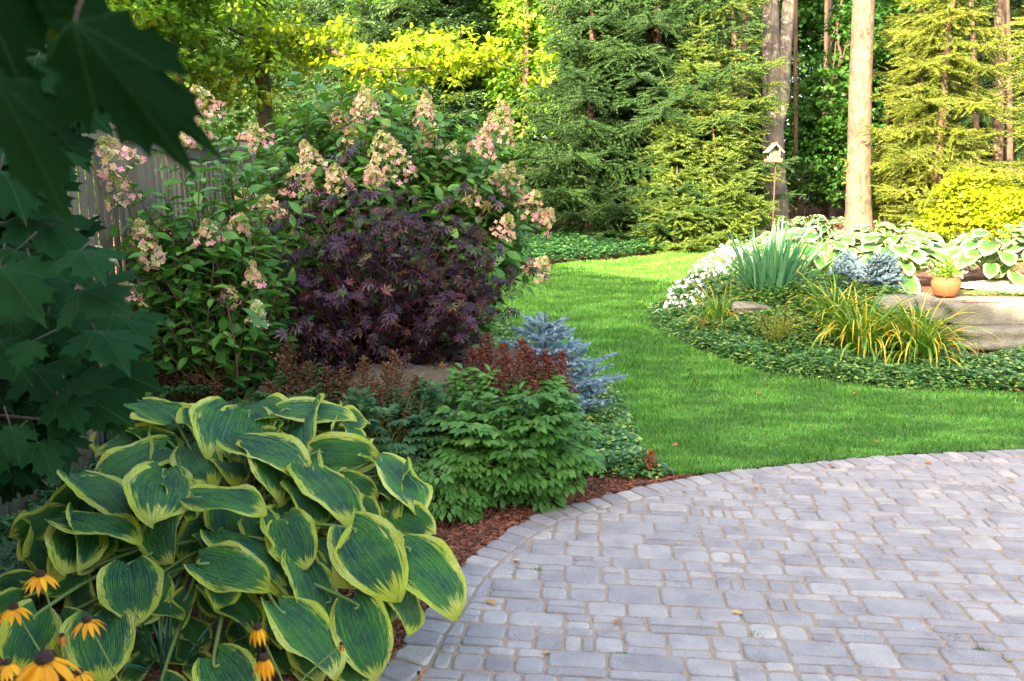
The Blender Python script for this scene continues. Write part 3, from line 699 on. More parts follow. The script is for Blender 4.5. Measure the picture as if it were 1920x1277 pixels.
conifer("spruce_tree", at(1263, 15.8), "smallest light green spruce at the lawn's far end", hpx(238, 15.8) - float(lawn_h(15.8)), .85, .04, SPR_LT, BK_BROWN, 25, .02, .28, group=CONI, rise=.15)
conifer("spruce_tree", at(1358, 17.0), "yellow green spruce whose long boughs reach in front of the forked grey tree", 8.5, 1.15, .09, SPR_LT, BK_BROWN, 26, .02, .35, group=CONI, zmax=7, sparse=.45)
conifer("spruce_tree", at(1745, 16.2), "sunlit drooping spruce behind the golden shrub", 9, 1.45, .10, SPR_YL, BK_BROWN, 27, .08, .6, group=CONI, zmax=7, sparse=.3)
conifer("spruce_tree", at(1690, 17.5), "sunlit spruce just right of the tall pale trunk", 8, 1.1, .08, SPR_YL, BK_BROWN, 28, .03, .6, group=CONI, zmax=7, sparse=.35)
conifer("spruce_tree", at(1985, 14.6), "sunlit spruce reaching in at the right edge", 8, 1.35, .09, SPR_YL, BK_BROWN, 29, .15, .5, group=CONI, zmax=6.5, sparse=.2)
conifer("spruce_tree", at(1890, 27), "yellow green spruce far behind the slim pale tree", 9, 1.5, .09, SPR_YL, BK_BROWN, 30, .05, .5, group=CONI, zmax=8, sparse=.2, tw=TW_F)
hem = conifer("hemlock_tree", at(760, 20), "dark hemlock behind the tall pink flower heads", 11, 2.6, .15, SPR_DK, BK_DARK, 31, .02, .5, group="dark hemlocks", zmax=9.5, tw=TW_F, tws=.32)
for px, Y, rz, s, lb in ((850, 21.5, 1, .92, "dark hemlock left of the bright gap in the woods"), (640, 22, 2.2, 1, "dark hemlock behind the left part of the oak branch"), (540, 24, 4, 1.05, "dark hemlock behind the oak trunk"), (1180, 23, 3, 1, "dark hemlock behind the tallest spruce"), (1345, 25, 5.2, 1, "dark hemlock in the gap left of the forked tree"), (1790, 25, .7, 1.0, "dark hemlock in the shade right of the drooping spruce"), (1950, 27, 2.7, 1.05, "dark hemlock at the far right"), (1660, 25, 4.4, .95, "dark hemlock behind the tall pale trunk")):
    dup(hem, GX(px, Y), rz, lb, s)
# broadleaved trees
WG = "broadleaved trees of the woodland"
broadleaf("maple_tree", at(345, 12.5), "yellow green maple behind the fence at upper left", "tree", 6, .09, 3.7, (1.9, 1.2, 2.3), 480, 26, L_OAK, .12, LF_YG, BK_BROWN, .36, 41, WG)
broadleaf("maple_tree", at(150, 10.5), "yellow green maple behind the left end of the fence", "tree", 6, .09, 3.6, (1.6, 1.2, 2.0), 190, 24, L_SM, .11, LF_YG, BK_BROWN, .36, 42, WG)
broadleaf("maple_tree", at(985, 20), "bright yellow green maple in the gap between the hemlocks and spruces", "tree", 9, .12, 4.4, (1.5, 1.3, 4.4), 380, 24, L_SMW, .14, LF_YG, BK_BROWN, .5, 43, WG)
broadleaf("dogwood_tree", at(1545, 21.5), "layered deep green tree between the forked tree and the pale trunk", "tree", 7, .07, 3.2, (1.5, 1.2, 3.2), 300, 24, L_SMW, .13, LF_GN, BK_BROWN, .42, 44, WG, flat=.2)
broadleaf("dogwood_tree", at(1640, 23), "deep green tree seen right behind the tall pale trunk", "tree", 8, .08, 3.8, (1.6, 1.2, 3.6), 220, 22, L_SMW, .14, LF_GN, BK_BROWN, .45, 45, WG, flat=.25)
far = broadleaf("forest_tree", at(830, 29), "leafy tree deep in the woods above the oak branch tip", "tree", 12, .16, 6.0, (3.0, 2.4, 6.2), 420, 26, L_SMW, .24, LF_GN, BK_DARK, .7, 46, "trees deep in the woods")
far2 = broadleaf("forest_tree", at(1060, 31), "yellow green leafy tree deep in the woods behind the dark left spruce", "tree", 12, .16, 6.0, (3.0, 2.4, 6.2), 420, 26, L_SMW, .24, LF_YG, BK_DARK, .7, 47, "trees deep in the woods")
i_ = 0
for (src, px, Y, rz, s, lb) in ((far, 420, 27, 1, .9, "leafy tree deep in the woods behind the yellow green maple"), (far, 600, 31, 2, 1, "leafy tree deep in the woods left of the dark trunk"), (far2, 180, 24, 3, .8, "yellow green tree deep in the woods above the fence"), (far, 1240, 32, 4, 1.1, "leafy tree deep in the woods behind the tallest spruce"),
        (far, 1420, 29, 5, 1, "leafy tree deep in the woods behind the forked trunk"), (far, 1530, 33, 1.5, 1.1, "leafy tree deep in the woods left of the pale trunk"), (far2, 1660, 34, 2.5, 1.1, "yellow green tree deep in the woods right of the pale trunk"), (far, 1760, 30, 3.5, 1, "leafy tree deep in the woods behind the drooping spruce"),
        (far, 1900, 33, .4, 1.15, "leafy tree deep in the woods at the right edge"), (far, 300, 32, .9, 1.1, "leafy tree deep in the woods above the fence post"), (far, 20, 22, 3.9, .8, "leafy tree deep in the woods at the left edge"), (far2, 930, 35, 5.5, 1.2, "yellow green tree deep in the woods in the bright gap")):
    dup(src, GX(px, Y), rz, lb, s)
# a wood behind everything, one mass
def far_wood():
    g = np.random.default_rng(77); k = 2600; C = np.stack([g.uniform(-34, 42, k), g.uniform(38, 46, k), 1.0 + g.random(k) ** 1.1 * 13], -1)
    mb = MB(); sprays(g, mb, C, 1.3, .5, 22, L_SMW, .5)
    tag(mb.build("far_woodland", LF_GN), "dense green woodland closing the view behind all the trees", "woodland", kind="stuff")
far_wood()
# oak with the long bright branch
def oak():
    g = np.random.default_rng(51); Y = 14.0; b = GX(512, Y); root = thing("oak_tree", b, "oak with brown trunk and one long bright yellow green branch reaching right", "tree", WG)
    m = MB(); b0 = b.copy(); b0[2] -= .2
    m.tube(smooth_line([b0, P(505, 330, Y), P(496, 200, Y), P(488, 90, Y), P(484, 0, Y), P(480, -300, Y), P(476, -600, Y)], 4), np.linspace(.15, .07, 25), 14, wob=.04, rng=g)
    br = smooth_line([P(486, 120, Y), P(540, 80, 13.7), P(620, 95, 13.4), P(700, 130, 13.0), P(780, 130, 12.7), P(860, 110, 12.5), P(925, 112, 12.4)], 4); m.tube(br, np.linspace(.05, .008, len(br)), 7)
    br = np.array(br); C = []
    for i in range(190):
        s = br[g.integers(1, len(br))]; e = s + np.array([g.normal() * .34, g.normal() * .5, g.normal() * .17 + .08 - .3 * (g.random() < .25) * g.random()]); C.append(e)
        if i % 3 == 0: m.tube([s, (s + e) / 2, e], [.012, .008, .004], 4, caps=False)
    c = MB(); sprays(g, c, np.array(C), .2, .45, 15, L_OAK, .115, (.0, 1)); c.build("bright_foliage", LF_BR, root)
    C = []
    for (px, py, yy, n, sx, sz) in ((480, 160, 13.6, 34, .3, .5), (420, 60, 14.3, 50, .6, .5), (560, -40, 14, 60, 1.2, .35), (380, 150, 13.8, 26, .4, .3), (300, 20, 14, 50, .8, .4)):
        e = P(px, py, yy); s = P(486, py + 60, Y); m.tube(smooth_line([s, (s + e) / 2 + [0, 0, .1], e], 4), np.linspace(.04, .01, 9), 6); C += list(e + g.normal(size=(n, 3)) * [sx, .5, sz])
    c = MB(); sprays(g, c, np.array(C), .3, .4, 20, L_OAK, .12); c.build("crown", LF_YG, root)
    m.build("trunk", BK_DARK, root)
oak()
# undergrowth at the wood's edge
sh = broadleaf("understorey_shrub", at(1100, 20), "low leafy shrub in the shade behind the dark left spruce", "shrub", 1.8, .03, .9, (1.1, .8, .95), 90, 22, L_SMW, .10, LF_GN, BK_DARK, .28, 61, "shrubs under the woodland trees")
for (px, Y, rz, s, lb) in ((880, 17.5, 1, 1.2, "low leafy shrub right of the pink flower heads' gap"), (960, 18.5, 2, 1.1, "low leafy shrub at the foot of the bright maple"), (1500, 20.5, 3, .9, "low shrub behind the shaded hostas"), (1580, 21, 4, 1, "low shrub left behind the pale trunk's foot"), (1680, 19.5, 5, .9, "low shrub behind the sunlit hostas"), (600, 15, 0.5, 1.4, "low shrub behind the tall hydrangea's left part"), (740, 16, 2.7, 1.3, "low shrub behind the tall hydrangea's right part"), (450, 13, 4.4, 1.3, "low shrub behind the far end of the fence")):
    dup(sh, GX(px, Y), rz, lb, s)
gs = broadleaf("golden_shrub", at(1808, 14.9), "large bright golden yellow shrub left of the smaller one", "shrub", 1.9, .03, .78, (.95, .7, .85), 330, 28, L_SMW, .085, LF_GOLD, BK_BROWN, .24, 62, "golden shrubs at the right")
dup(gs, GX(1912, 14.0), 2, "smaller rounded golden yellow shrub at the right edge", .74)
gb = broadleaf("golden_shrub", at(262, 9.6), "yellow green shrub showing over the fence beside its post", "shrub", 2.2, .03, 1.45, (.9, .6, 1.0), 90, 22, L_SMW, .08, LF_YG, BK_BROWN, .24, 63)
# ------------------------------------------------------------------ unseen gabled building, added behind the camera to shade the garden's near half
def shade_house():
    dirx = nrm(np.array([12.0, -15.4])); rz = math.atan2(dirx[1], dirx[0]); c = np.array([-5.8, -5.8]); root = thing("shade_house", (c[0], c[1], 0), "unseen brick building with a gable roof, added to shade the near garden", "shade_house")
    br = plain("brick", [(.3, (.22, .12, .08)), (.7, (.34, .20, .14))], .9, 12, .3); rf = plain("roof_shingle", [(.3, (.07, .065, .06)), (.7, (.13, .12, .11))], .9, 20, .3)
    wh = plain("white_trim", [(.3, (.7, .69, .66)), (.7, (.8, .79, .76))], .6, 8, .05); gl = plain("window_glass", [(.3, (.03, .04, .05)), (.7, (.06, .07, .09))], .08, 3, .0)
    L, W, He, Hr = 16.5, 8.5, 6.3, 9.6
    m = MB(); m.box((c[0], c[1], He / 2), (L, W, He), rz)
    ux = np.array([dirx[0], dirx[1], 0]); uy = np.array([-dirx[1], dirx[0], 0]); C3 = np.array([c[0], c[1], 0])
    for s in (-1, 1):
        e = C3 + ux * s * L / 2; V = [e - uy * W / 2 + [0, 0, He], e + uy * W / 2 + [0, 0, He], e + [0, 0, Hr]]; m.add(V, [(0, 1, 2)])
    m.build("wall", br, root, smooth=False)
    r = MB(); o = .5
    for s in (-1, 1):
        a = C3 + uy * s * (W / 2 + o) + [0, 0, He - .35]; t = C3 + [0, 0, Hr + .03]; V = []
        for dz in (0, .14):
            V += [a - ux * (L / 2 + o) + [0, 0, dz], a + ux * (L / 2 + o) + [0, 0, dz], t + ux * (L / 2 + o) + [0, 0, dz], t - ux * (L / 2 + o) + [0, 0, dz]]
        r.add(V, [(0, 1, 2), (0, 2, 3), (4, 5, 6), (4, 6, 7), (0, 1, 5), (0, 5, 4), (1, 2, 6), (1, 6, 5), (3, 0, 4), (3, 4, 7)])
    r.build("roof", rf, root, smooth=False)
    for sd in (1,):
        for k in range(5):
            for fl in (1.6, 4.5):
                p = C3 + ux * (-7.6 + k * 3.8) + uy * sd * (W / 2 + .03) + [0, 0, fl]; f = MB(); f.box(p, (1.25, .08, 1.45), rz); fo = f.build("window", wh, root, smooth=False)
                q = MB(); q.box(p + uy * .045, (1.05, .02, 1.25), rz); q.build("pane", gl, fo, smooth=False)
shade_house()
# ------------------------------------------------------------------ fence
def fence():
    wd = barkmat("weathered_wood", (.07, .066, .05), (.15, .142, .108), 10, .08, .25); X = -2.45
    cw = plain("cedar_cap", [(.3, (.20, .12, .075)), (.7, (.30, .19, .12))], .7, 12, .2)
    root = thing("wooden_fence", (X, 3.1, 0), "weathered grey wooden fence of narrow vertical slats with capped posts, left of the flowering shrubs", "fence")
    ys = [.75, 3.1, 5.45, 7.85]; HT = 2.16
    for i, y in enumerate(ys):
        p = MB(); p.box((X, y, HT / 2 + .0), (.11, .11, HT + .12)); po = p.build("post", wd, root, smooth=False)
        c = MB(); c.box((X, y, HT + .075), (.16, .16, .03)); c.box((X, y, HT + .10), (.13, .13, .025)); c.lathe([(.085, HT + .112), (.04, HT + .145), (.001, HT + .16)], (X, y, 0), 4); c.build("post_cap", cw, po, smooth=False)
    for a, b in zip(ys[:-1], ys[1:]):
        s = MB(); n = 24
        g = np.random.default_rng(int(a * 10))
        for k in range(n):
            y = a + .055 + (b - a - .11) * (k + .5) / n; u = (y - a) / (b - a); dip = .055 * math.sin(PI * u); s.box((X + g.normal() * .0015, y, (HT - .11 - dip + .12) / 2), (.016, .054, HT - .11 - dip - .12), rnd=g.random())
        s.build("slats", wd, root, smooth=False)
        t = MB(); m = 12; 
        for zoff, th, wx in ((-.015, .035, .10), (-.075, .085, .045)):
            prev = None; V = []
            for k in range(m + 1):
                u = k / m; y = a + .055 + (b - a - .11) * u; z = HT + zoff - .055 * math.sin(PI * u)
                V += [(X - wx / 2, y, z - th / 2), (X + wx / 2, y, z - th / 2), (X + wx / 2, y, z + th / 2), (X - wx / 2, y, z + th / 2)]
            T = []
            for k in range(m):
                for q in range(4):
                    A = k * 4 + q; B = k * 4 + (q + 1) % 4; T += [(A, B, B + 4), (A, B + 4, A + 4)]
            t.add(V, T)
        t.build("top_rail", wd, root, smooth=False)
        t = MB(); t.box((X - .02, (a + b) / 2, .1), (.04, b - a - .11, .12)); t.build("bottom_rail", wd, root, smooth=False)
fence()
# ------------------------------------------------------------------ rocks
ROCK = None
def rock_mat(name, c1, c2, c3):
    m, nt, N, L = newmat(name); pos = geo_pos(N); n = noise(N, L, 3.5, 6, pos, .6); r = ramp(N, [(.3, c1), (.5, c2), (.72, c3)]); L.new(n.outputs[0], r.inputs[0])
    n2 = noise(N, L, 70, 4, pos, .7); r2 = ramp(N, [(.3, (.75, .75, .75)), (.65, (1.15, 1.15, 1.15))]); L.new(n2.outputs[0], r2.inputs[0])
    b = N.new("ShaderNodeBump"); b.inputs["Strength"].default_value = .9; b.inputs["Distance"].default_value = .03; L.new(n2.outputs[0], b.inputs["Height"])
    p = N.new("ShaderNodeBsdfPrincipled"); p.inputs["Roughness"].default_value = .9; L.new(mixc(N, L, 1, r.outputs[0], r2.outputs[0], 'MULTIPLY'), p.inputs["Base Color"]); L.new(b.outputs[0], p.inputs["Normal"]); out(N, L, p.outputs[0]); return m
RK_BR = rock_mat("boulder_brown", (.07, .055, .035), (.12, .095, .06), (.18, .145, .095)); RK_SAND = rock_mat("sandstone", (.13, .125, .10), (.21, .20, .155), (.29, .275, .22))
def rock(c, size, seed, boxy=4.0, rough=.07, rz=0.0, n=26):
    """rounded slab with broken faces"""
    g = np.random.default_rng(seed); u, v = np.meshgrid(np.linspace(0, 2 * PI, n * 2, endpoint=False), np.linspace(-PI / 2, PI / 2, n)); 
    d = np.stack([np.cos(v) * np.cos(u), np.cos(v) * np.sin(u), np.sin(v)], -1).reshape(-1, 3)
    k = (np.abs(d) ** boxy).sum(-1) ** (-1 / boxy); V = d * k[:, None]
    for i in range(14):
        f = rdir(g, 1)[0] * g.uniform(1.5, 7); V = V + nrm(d) * (rough * g.uniform(.2, 1) / (1 + i * .12)) * np.sin(V @ f + g.uniform(0, 6))[:, None]
    V = V + g.normal(size=V.shape) * rough * .06
    V = V * np.array(size) / 2; ca, sa = math.cos(rz), math.sin(rz); V = V @ np.array([[ca, sa, 0], [-sa, ca, 0], [0, 0, 1]]) + np.array(c)
    w_ = n * 2; i, j = np.meshgrid(np.arange(n - 1), np.arange(w_), indexing='ij'); A = (i * w_ + j).ravel(); B = (i * w_ + (j + 1) % w_).ravel()
    return V, np.concatenate([np.stack([A, B, B + w_], -1), np.stack([A, B + w_, A + w_], -1)])
def rock_obj(name, c, size, seed, mat, label, cat, **k):
    V, T = rock(c, size, seed, **k); m = MB(); m.add(V, T); o = m.build(name, mat, loc=(c[0], c[1], c[2] - size[2] / 2)); return tag(o, label, cat)
def ro(px, py, Y, w, h, dpt, seed, mat, label, **k):
    p = P(px, py, Y); s = Y / F; rock_obj("boulder", p, (w * s, dpt, h * s), seed, mat, label, "rock", **k)
ro(770, 760, 5.35, 260, 150, .7, 1, RK_BR, "big brown boulder behind the brown astilbe plumes under the purple maple", rough=.06)
ro(895, 700, 5.9, 200, 90, .6, 2, RK_BR, "brown boulder behind the dark red astilbe plumes, left of the small blue spruce")
ro(1412, 578, 9.0, 76, 22, .3, 3, RK_SAND, "flat pale stone at the foot of the iris clump")
ro(1520, 578, 8.9, 130, 24, .35, 4, RK_SAND, "long flat pale stone right of the orange tinged small shrub")
ro(1688, 572, 8.95, 146, 46, .5, 5, RK_SAND, "low rounded pale boulder left of the terracotta pot", boxy=3.2)
ro(1870, 552, 9.35, 90, 14, .3, 6, RK_SAND, "thin flat stone on the gravel right of the terracotta pot")
CW = "stone blocks of the low wall"
def wall():
    g = np.random.default_rng(4); z0 = .17
    for r_, (h, zc, yf) in enumerate(((.24, .02 + z0 + .10, 8.16), (.25, z0 + .355, 8.30))):
        x = 4.43 if r_ else 4.52; k = 0
        for wd in ((1.45, 1.2, 1.6, 1.5) if r_ else (1.9, 1.3, 1.5, 1.2)):
            lb = [["long bottom block of the pale stone wall, behind the right hand daylily", "second bottom block of the pale stone wall at the right edge", "third bottom block of the pale stone wall, cut by the frame", "fourth bottom block of the pale stone wall"], ["left top block of the pale stone wall right under the terracotta pot", "second top block of the pale stone wall at the right edge", "third top block of the pale stone wall, cut by the frame", "fourth top block of the pale stone wall"]][r_][k]
            if x < 6.2:
                o = rock_obj("stone_block", (x + wd / 2, yf + .3, zc), (wd - .02, .62, h + .004), 20 + r_ * 10 + k, RK_SAND, lb, "stone", boxy=9, rough=.045, n=40); o["group"] = CW
            x += wd; k += 1
wall()
# ------------------------------------------------------------------ bird feeder on its pole
def feeder():
    Y = 14.8; b = GX(1444, Y); root = thing("bird_feeder", b, "white roofed wooden bird feeder on a thin rusty pole before the forked tree", "bird feeder")
    wt = plain("white_paint_worn", [(.3, (.16, .14, .115)), (.7, (.30, .27, .22))], .6, 20, .1); rs = plain("rusty_metal", [(.3, (.03, .014, .009)), (.7, (.08, .035, .02))], .7, 60, .2); gl = plain("dull_glass", [(.3, (.04, .05, .04)), (.7, (.08, .09, .07))], .2, 5, 0); wd = plain("feeder_wood", [(.3, (.11, .07, .045)), (.7, (.19, .125, .08))], .8, 30, .2)
    zt = hpx(305, Y); m = MB(); m.tube([b - [0, 0, .1], (b[0], Y, zt)], .012, 8); m.build("pole", rs, root)
    x = P(1450, 300, Y)[0]; m = MB(); m.box((x, Y, zt + .02), (.24, .22, .03)); m.box((x, Y - .11, zt + .045), (.26, .012, .05)); m.box((x, Y + .11, zt + .045), (.26, .012, .05)); m.box((x - .125, Y, zt + .045), (.012, .2, .05)); m.box((x + .125, Y, zt + .045), (.012, .2, .05)); m.build("tray", wd, root, smooth=False)
    m = MB(); m.box((x, Y, zt + .12), (.14, .12, .15)); m.build("seed_box", gl, root, smooth=False)
    m = MB(); [m.box((x + sx * .08, Y + sy * .065, zt + .13), (.02, .02, .2)) for sx in (-1, 1) for sy in (-1, 1)]; m.build("frame", wt, root, smooth=False)
    for s in (-1, 1):
        m = MB(); ca, sa = math.cos(s * R(45)), math.sin(s * R(45)); m.box((x + s * .072, Y, zt + .25 - .005), (.215, .26, .02), tilt=[[ca, 0, sa], [0, 1, 0], [-sa, 0, ca]]); m.build("roof_panel", wt, root, smooth=False)
    m = MB(); m.box((x, Y, zt + .33), (.03, .28, .02)); m.build("ridge", wd, root, smooth=False)
feeder()
def hoop():
    Y = 14.3; b = GX(1524, Y); z = hpx(425, Y); r = .1; pts = [b + [-r, 0, -.05], (b[0] - r, Y, z - .12)] + [(b[0] + r * math.cos(t), Y, z - .1 + r * math.sin(t)) for t in np.linspace(PI, 0, 12)] + [b + [r, 0, -.05]]
    m = MB(); m.tube(pts, .011, 8); tag(m.build("wire_hoop", plain("white_wire", [(.3, (.75, .75, .72)), (.7, (.8, .8, .78))], .4, 5, 0), loc=b), "white wire hoop standing in the bed before the shaded hostas", "hoop")
hoop()
# terracotta pot
def pot():
    Y = 8.75; b = GX(1776, Y); b[2] = .665; root = thing("flower_pot", b, "squat terracotta pot planted with small white flowers, on top of the low stone wall", "flower pot")
    tc = plain("terracotta", [(.3, (.25, .052, .015)), (.7, (.34, .085, .026))], .75, 9, .08); m = MB()
    m.lathe([(r_ * .86, z_ * .92) for r_, z_ in [(.001, .0), (.105, .0), (.125, .02), (.155, .09), (.168, .14), (.163, .175), (.15, .195), (.155, .21), (.15, .222), (.138, .22), (.135, .2), (.001, .195)]], b, 32); m.build("pot", tc, root)
    g = np.random.default_rng(2); m = MB(); k = 420; c = b + [0, 0, .22]; o = rdir(g, k, -.1, 1) * (g.random(k) ** .5)[:, None] * [.17, .17, .22]; m.inst(L_SM, frames(rdir(g, k, -.2, 1), rdir(g, k, 0, 1), g.uniform(.02, .05, k)), c + o, g.random(k))
    for i in range(30):
        e = c + rdir(g, 1, .3, 1)[0] * [.2, .2, .26]; m.tube([c - [0, 0, .04], (c + e) / 2, e], .002, 3, caps=False)
    m.build("foliage", LF_YG, root); m = MB(); k = 26; o = rdir(g, k, .1, 1) * [.19, .19, .24]; m.inst(FL5, frames(rdir(g, k), rdir(g, k, .3, 1), .016), c + o, g.random(k)); m.build("flowers", WHITE, root)
WHITE = leafmat("white_petal", [(0, (.72, .72, .72)), (1, (.85, .84, .86))], .5, .35, tcol=(1, 1, 1))
pot()
def post():
    b = GX(163, 3.95); m = MB(); m.tube([b - [0, 0, .1], b + [0, 0, .62]], .021, 12); o = m.build("garden_post", plain("black_iron", [(.3, (.008, .008, .008)), (.7, (.015, .015, .016))], .5, 30, .1), loc=b); tag(o, "thin black upright post between the dark maple leaves and the hosta", "post")
    p = P(85, 772, 4.2); m = MB(); m.box(p, (.16, .2, .16), .3); m.box(p + [0, 0, .09], (.19, .23, .025), .3); tag(m.build("utility_box", plain("pinkish_beige", [(.3, (.26, .19, .16)), (.7, (.34, .26, .22))], .7, 10, .1), smooth=False, loc=p - [0, 0, .08]), "small pinkish beige box half hidden by dark maple leaves at left", "box")
    m = MB(); m.box((p[0], p[1], (p[2] - .08) / 2), (.1, .12, p[2] - .08), .3); 
post()
# ------------------------------------------------------------------ hostas
def hosta_mat(name, cen, cen2, mar, mar2, edge=.26, trans=.3):
    m, nt, N, L = newmat(name); r, u, v, e = attr_d(N, L)
    # margin distance: 1-|u| and 1-v ; streaks along the veins
    a = math_n(N, L, 'ABSOLUTE', u)
    cmb = N.new("ShaderNodeCombineXYZ"); L.new(math_n(N, L, 'MULTIPLY', u, 9.0), cmb.inputs[0]); L.new(math_n(N, L, 'MULTIPLY', v, 3.0), cmb.inputs[1]); L.new(math_n(N, L, 'MULTIPLY', r, 37.0), cmb.inputs[2])
    n = noise(N, L, 1.0, 4, cmb.outputs[0], .7)
    dist = math_n(N, L, 'MINIMUM', math_n(N, L, 'SUBTRACT', 1.0, a), math_n(N, L, 'MULTIPLY', math_n(N, L, 'SUBTRACT', 1.0, v), 1.6))
    dist = math_n(N, L, 'ADD', dist, math_n(N, L, 'MULTIPLY', math_n(N, L, 'SUBTRACT', n.outputs[0], .5), .85))
    w_ = math_n(N, L, 'MULTIPLY', math_n(N, L, 'ADD', math_n(N, L, 'MULTIPLY', math_n(N, L, 'FRACT', math_n(N, L, 'MULTIPLY', r, 7.3)), .5), .75), edge)
    mr = N.new("ShaderNodeMapRange"); L.new(math_n(N, L, 'SUBTRACT', dist, w_), mr.inputs[0]); mr.inputs[1].default_value = -.05; mr.inputs[2].default_value = .05; mr.inputs[3].default_value = 1; mr.inputs[4].default_value = 0
    pos = geo_pos(N); n2 = noise(N, L, 9, 3, pos); r2 = ramp(N, [(.38, cen), (.62, cen2)]); L.new(n2.outputs[0], r2.inputs[0]); r3 = ramp(N, [(.4, mar), (.65, mar2)]); n3 = noise(N, L, 5, 3, pos); L.new(n3.outputs[0], r3.inputs[0])
    # lighter streaks of a third tone inside the centre
    cm2 = N.new("ShaderNodeCombineXYZ"); L.new(math_n(N, L, 'MULTIPLY', u, 14.0), cm2.inputs[0]); L.new(math_n(N, L, 'MULTIPLY', v, 2.0), cm2.inputs[1]); L.new(math_n(N, L, 'MULTIPLY', r, 91.0), cm2.inputs[2]); n4 = noise(N, L, 1.0, 3, cm2.outputs[0], .6)
    s4 = ramp(N, [(.46, (0, 0, 0)), (.60, (1, 1, 1))]); L.new(n4.outputs[0], s4.inputs[0])
    cenc = mixc(N, L, math_n(N, L, 'MULTIPLY', s4.outputs[0], math_n(N, L, 'MULTIPLY', a, 1.1)), r2.outputs[0], (cen2[0] * 2.1, cen2[1] * 1.7, cen2[2] * .9))
    col = mixc(N, L, mr.outputs[0], cenc, r3.outputs[0])
    # midrib slightly paler, few brown spots
    col = mixc(N, L, math_n(N, L, 'MULTIPLY', math_n(N, L, 'LESS_THAN', a, .022), .35), col, (.14, .27, .12))
    n5 = noise(N, L, 38, 2, pos); sp = ramp(N, [(.69, (0, 0, 0)), (.73, (1, 1, 1))]); L.new(n5.outputs[0], sp.inputs[0]); col = mixc(N, L, math_n(N, L, 'MULTIPLY', sp.outputs[0], .7), col, (.10, .06, .02))
    # ribs and seersucker
    ph = math_n(N, L, 'MULTIPLY', u, 46.0); rib = math_n(N, L, 'ABSOLUTE', math_n(N, L, 'SINE', ph)); cr = math_n(N, L, 'ABSOLUTE', math_n(N, L, 'SINE', math_n(N, L, 'ADD', math_n(N, L, 'MULTIPLY', v, 62.0), math_n(N, L, 'MULTIPLY', n4.outputs[0], 14.0))))
    hgt = math_n(N, L, 'ADD', rib, math_n(N, L, 'MULTIPLY', cr, .65)); b = N.new("ShaderNodeBump"); b.inputs["Strength"].default_value = .62; b.inputs["Distance"].default_value = .008; L.new(hgt, b.inputs["Height"])
    leaf_shader(nt, N, L, col, .33, trans, b.outputs[0], spec=.5); return m
H_BIG = hosta_mat("hosta_blue_green_gold", (.017, .088, .046), (.048, .175, .032), (.50, .56, .05), (.62, .64, .16), .22)
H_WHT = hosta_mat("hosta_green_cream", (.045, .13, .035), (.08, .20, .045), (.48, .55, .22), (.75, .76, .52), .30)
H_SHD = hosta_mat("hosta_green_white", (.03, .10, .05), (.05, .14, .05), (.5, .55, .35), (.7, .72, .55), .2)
STALK = leafmat("leaf_stalk", [(0, (.10, .17, .04)), (1, (.18, .26, .07))], .5, .1)
def hosta_leaf(B, T, W, N_, rnd, nu=15, nv=17, droop=.16, cup=.12, wave=.018, seed=0, lobe=.14):
    g = np.random.default_rng(seed); B = np.array(B, float); T = np.array(T, float); L = np.linalg.norm(T - B); D = (T - B) / L
    N_ = np.array(N_, float); N_ = N_ - (N_ @ D) * D; N_ /= np.linalg.norm(N_); S = np.cross(D, N_)
    v = np.linspace(0, 1, nv); u = np.linspace(-1, 1, nu); U, V_ = np.meshgrid(u, v)
    f = np.interp(v, [0, .05, .12, .25, .4, .55, .7, .82, .91, .97, 1], [.55, .74, .88, .99, 1, .97, .86, .68, .45, .23, .0])
    wv = f[:, None] * W / 2; x = U * wv * (1 - .12 * (1 - V_) ** 6 * np.abs(U))
    back = lobe * L * (np.abs(U) ** .9) * (1 - V_) ** 5 * (1.35 - .55 * np.abs(U) ** 3)
    y = V_ * L - back * 1.25
    rim = np.abs(U) ** 2.5; ph = g.uniform(0, 6, 4)
    z = -droop * L * V_ ** 2 + droop * .5 * L * V_ + cup * np.abs(U) ** 1.5 * wv * (1.2 - .6 * V_) - .10 * L * (V_ ** 6) - .25 * W * (1 - V_) ** 5 * 0
    z = z + wave * rim * np.sin(V_ * g.uniform(6, 11) + ph[0] + (U > 0) * ph[1]) * 1.2 + .3 * wave * np.sin(U * 3 + V_ * 5 + ph[2])
    z = z + W * .010 * np.cos(U * 38) * (1 - V_) ** .5 * np.minimum(1, (1 - np.abs(U)) * 5) * (np.abs(U) > .03)
    z = z + W * .007 * np.sin(U * 26 + 3 * np.sin(V_ * 9)) * np.sin(V_ * 34 + ph[3]) * (nu > 30)
    Pn = B + x[..., None] * S + y[..., None] * D + z[..., None] * N_
    i, j = np.meshgrid(np.arange(nv - 1), np.arange(nu - 1), indexing='ij'); A = (i * nu + j).ravel()
    Tt = np.concatenate([np.stack([A, A + 1, A + nu + 1], -1), np.stack([A, A + nu + 1, A + nu], -1)])
    D4 = np.stack([np.full(U.size, rnd), U.ravel(), V_.ravel(), np.zeros(U.size)], -1)
    return Pn.reshape(-1, 3), Tt, D4
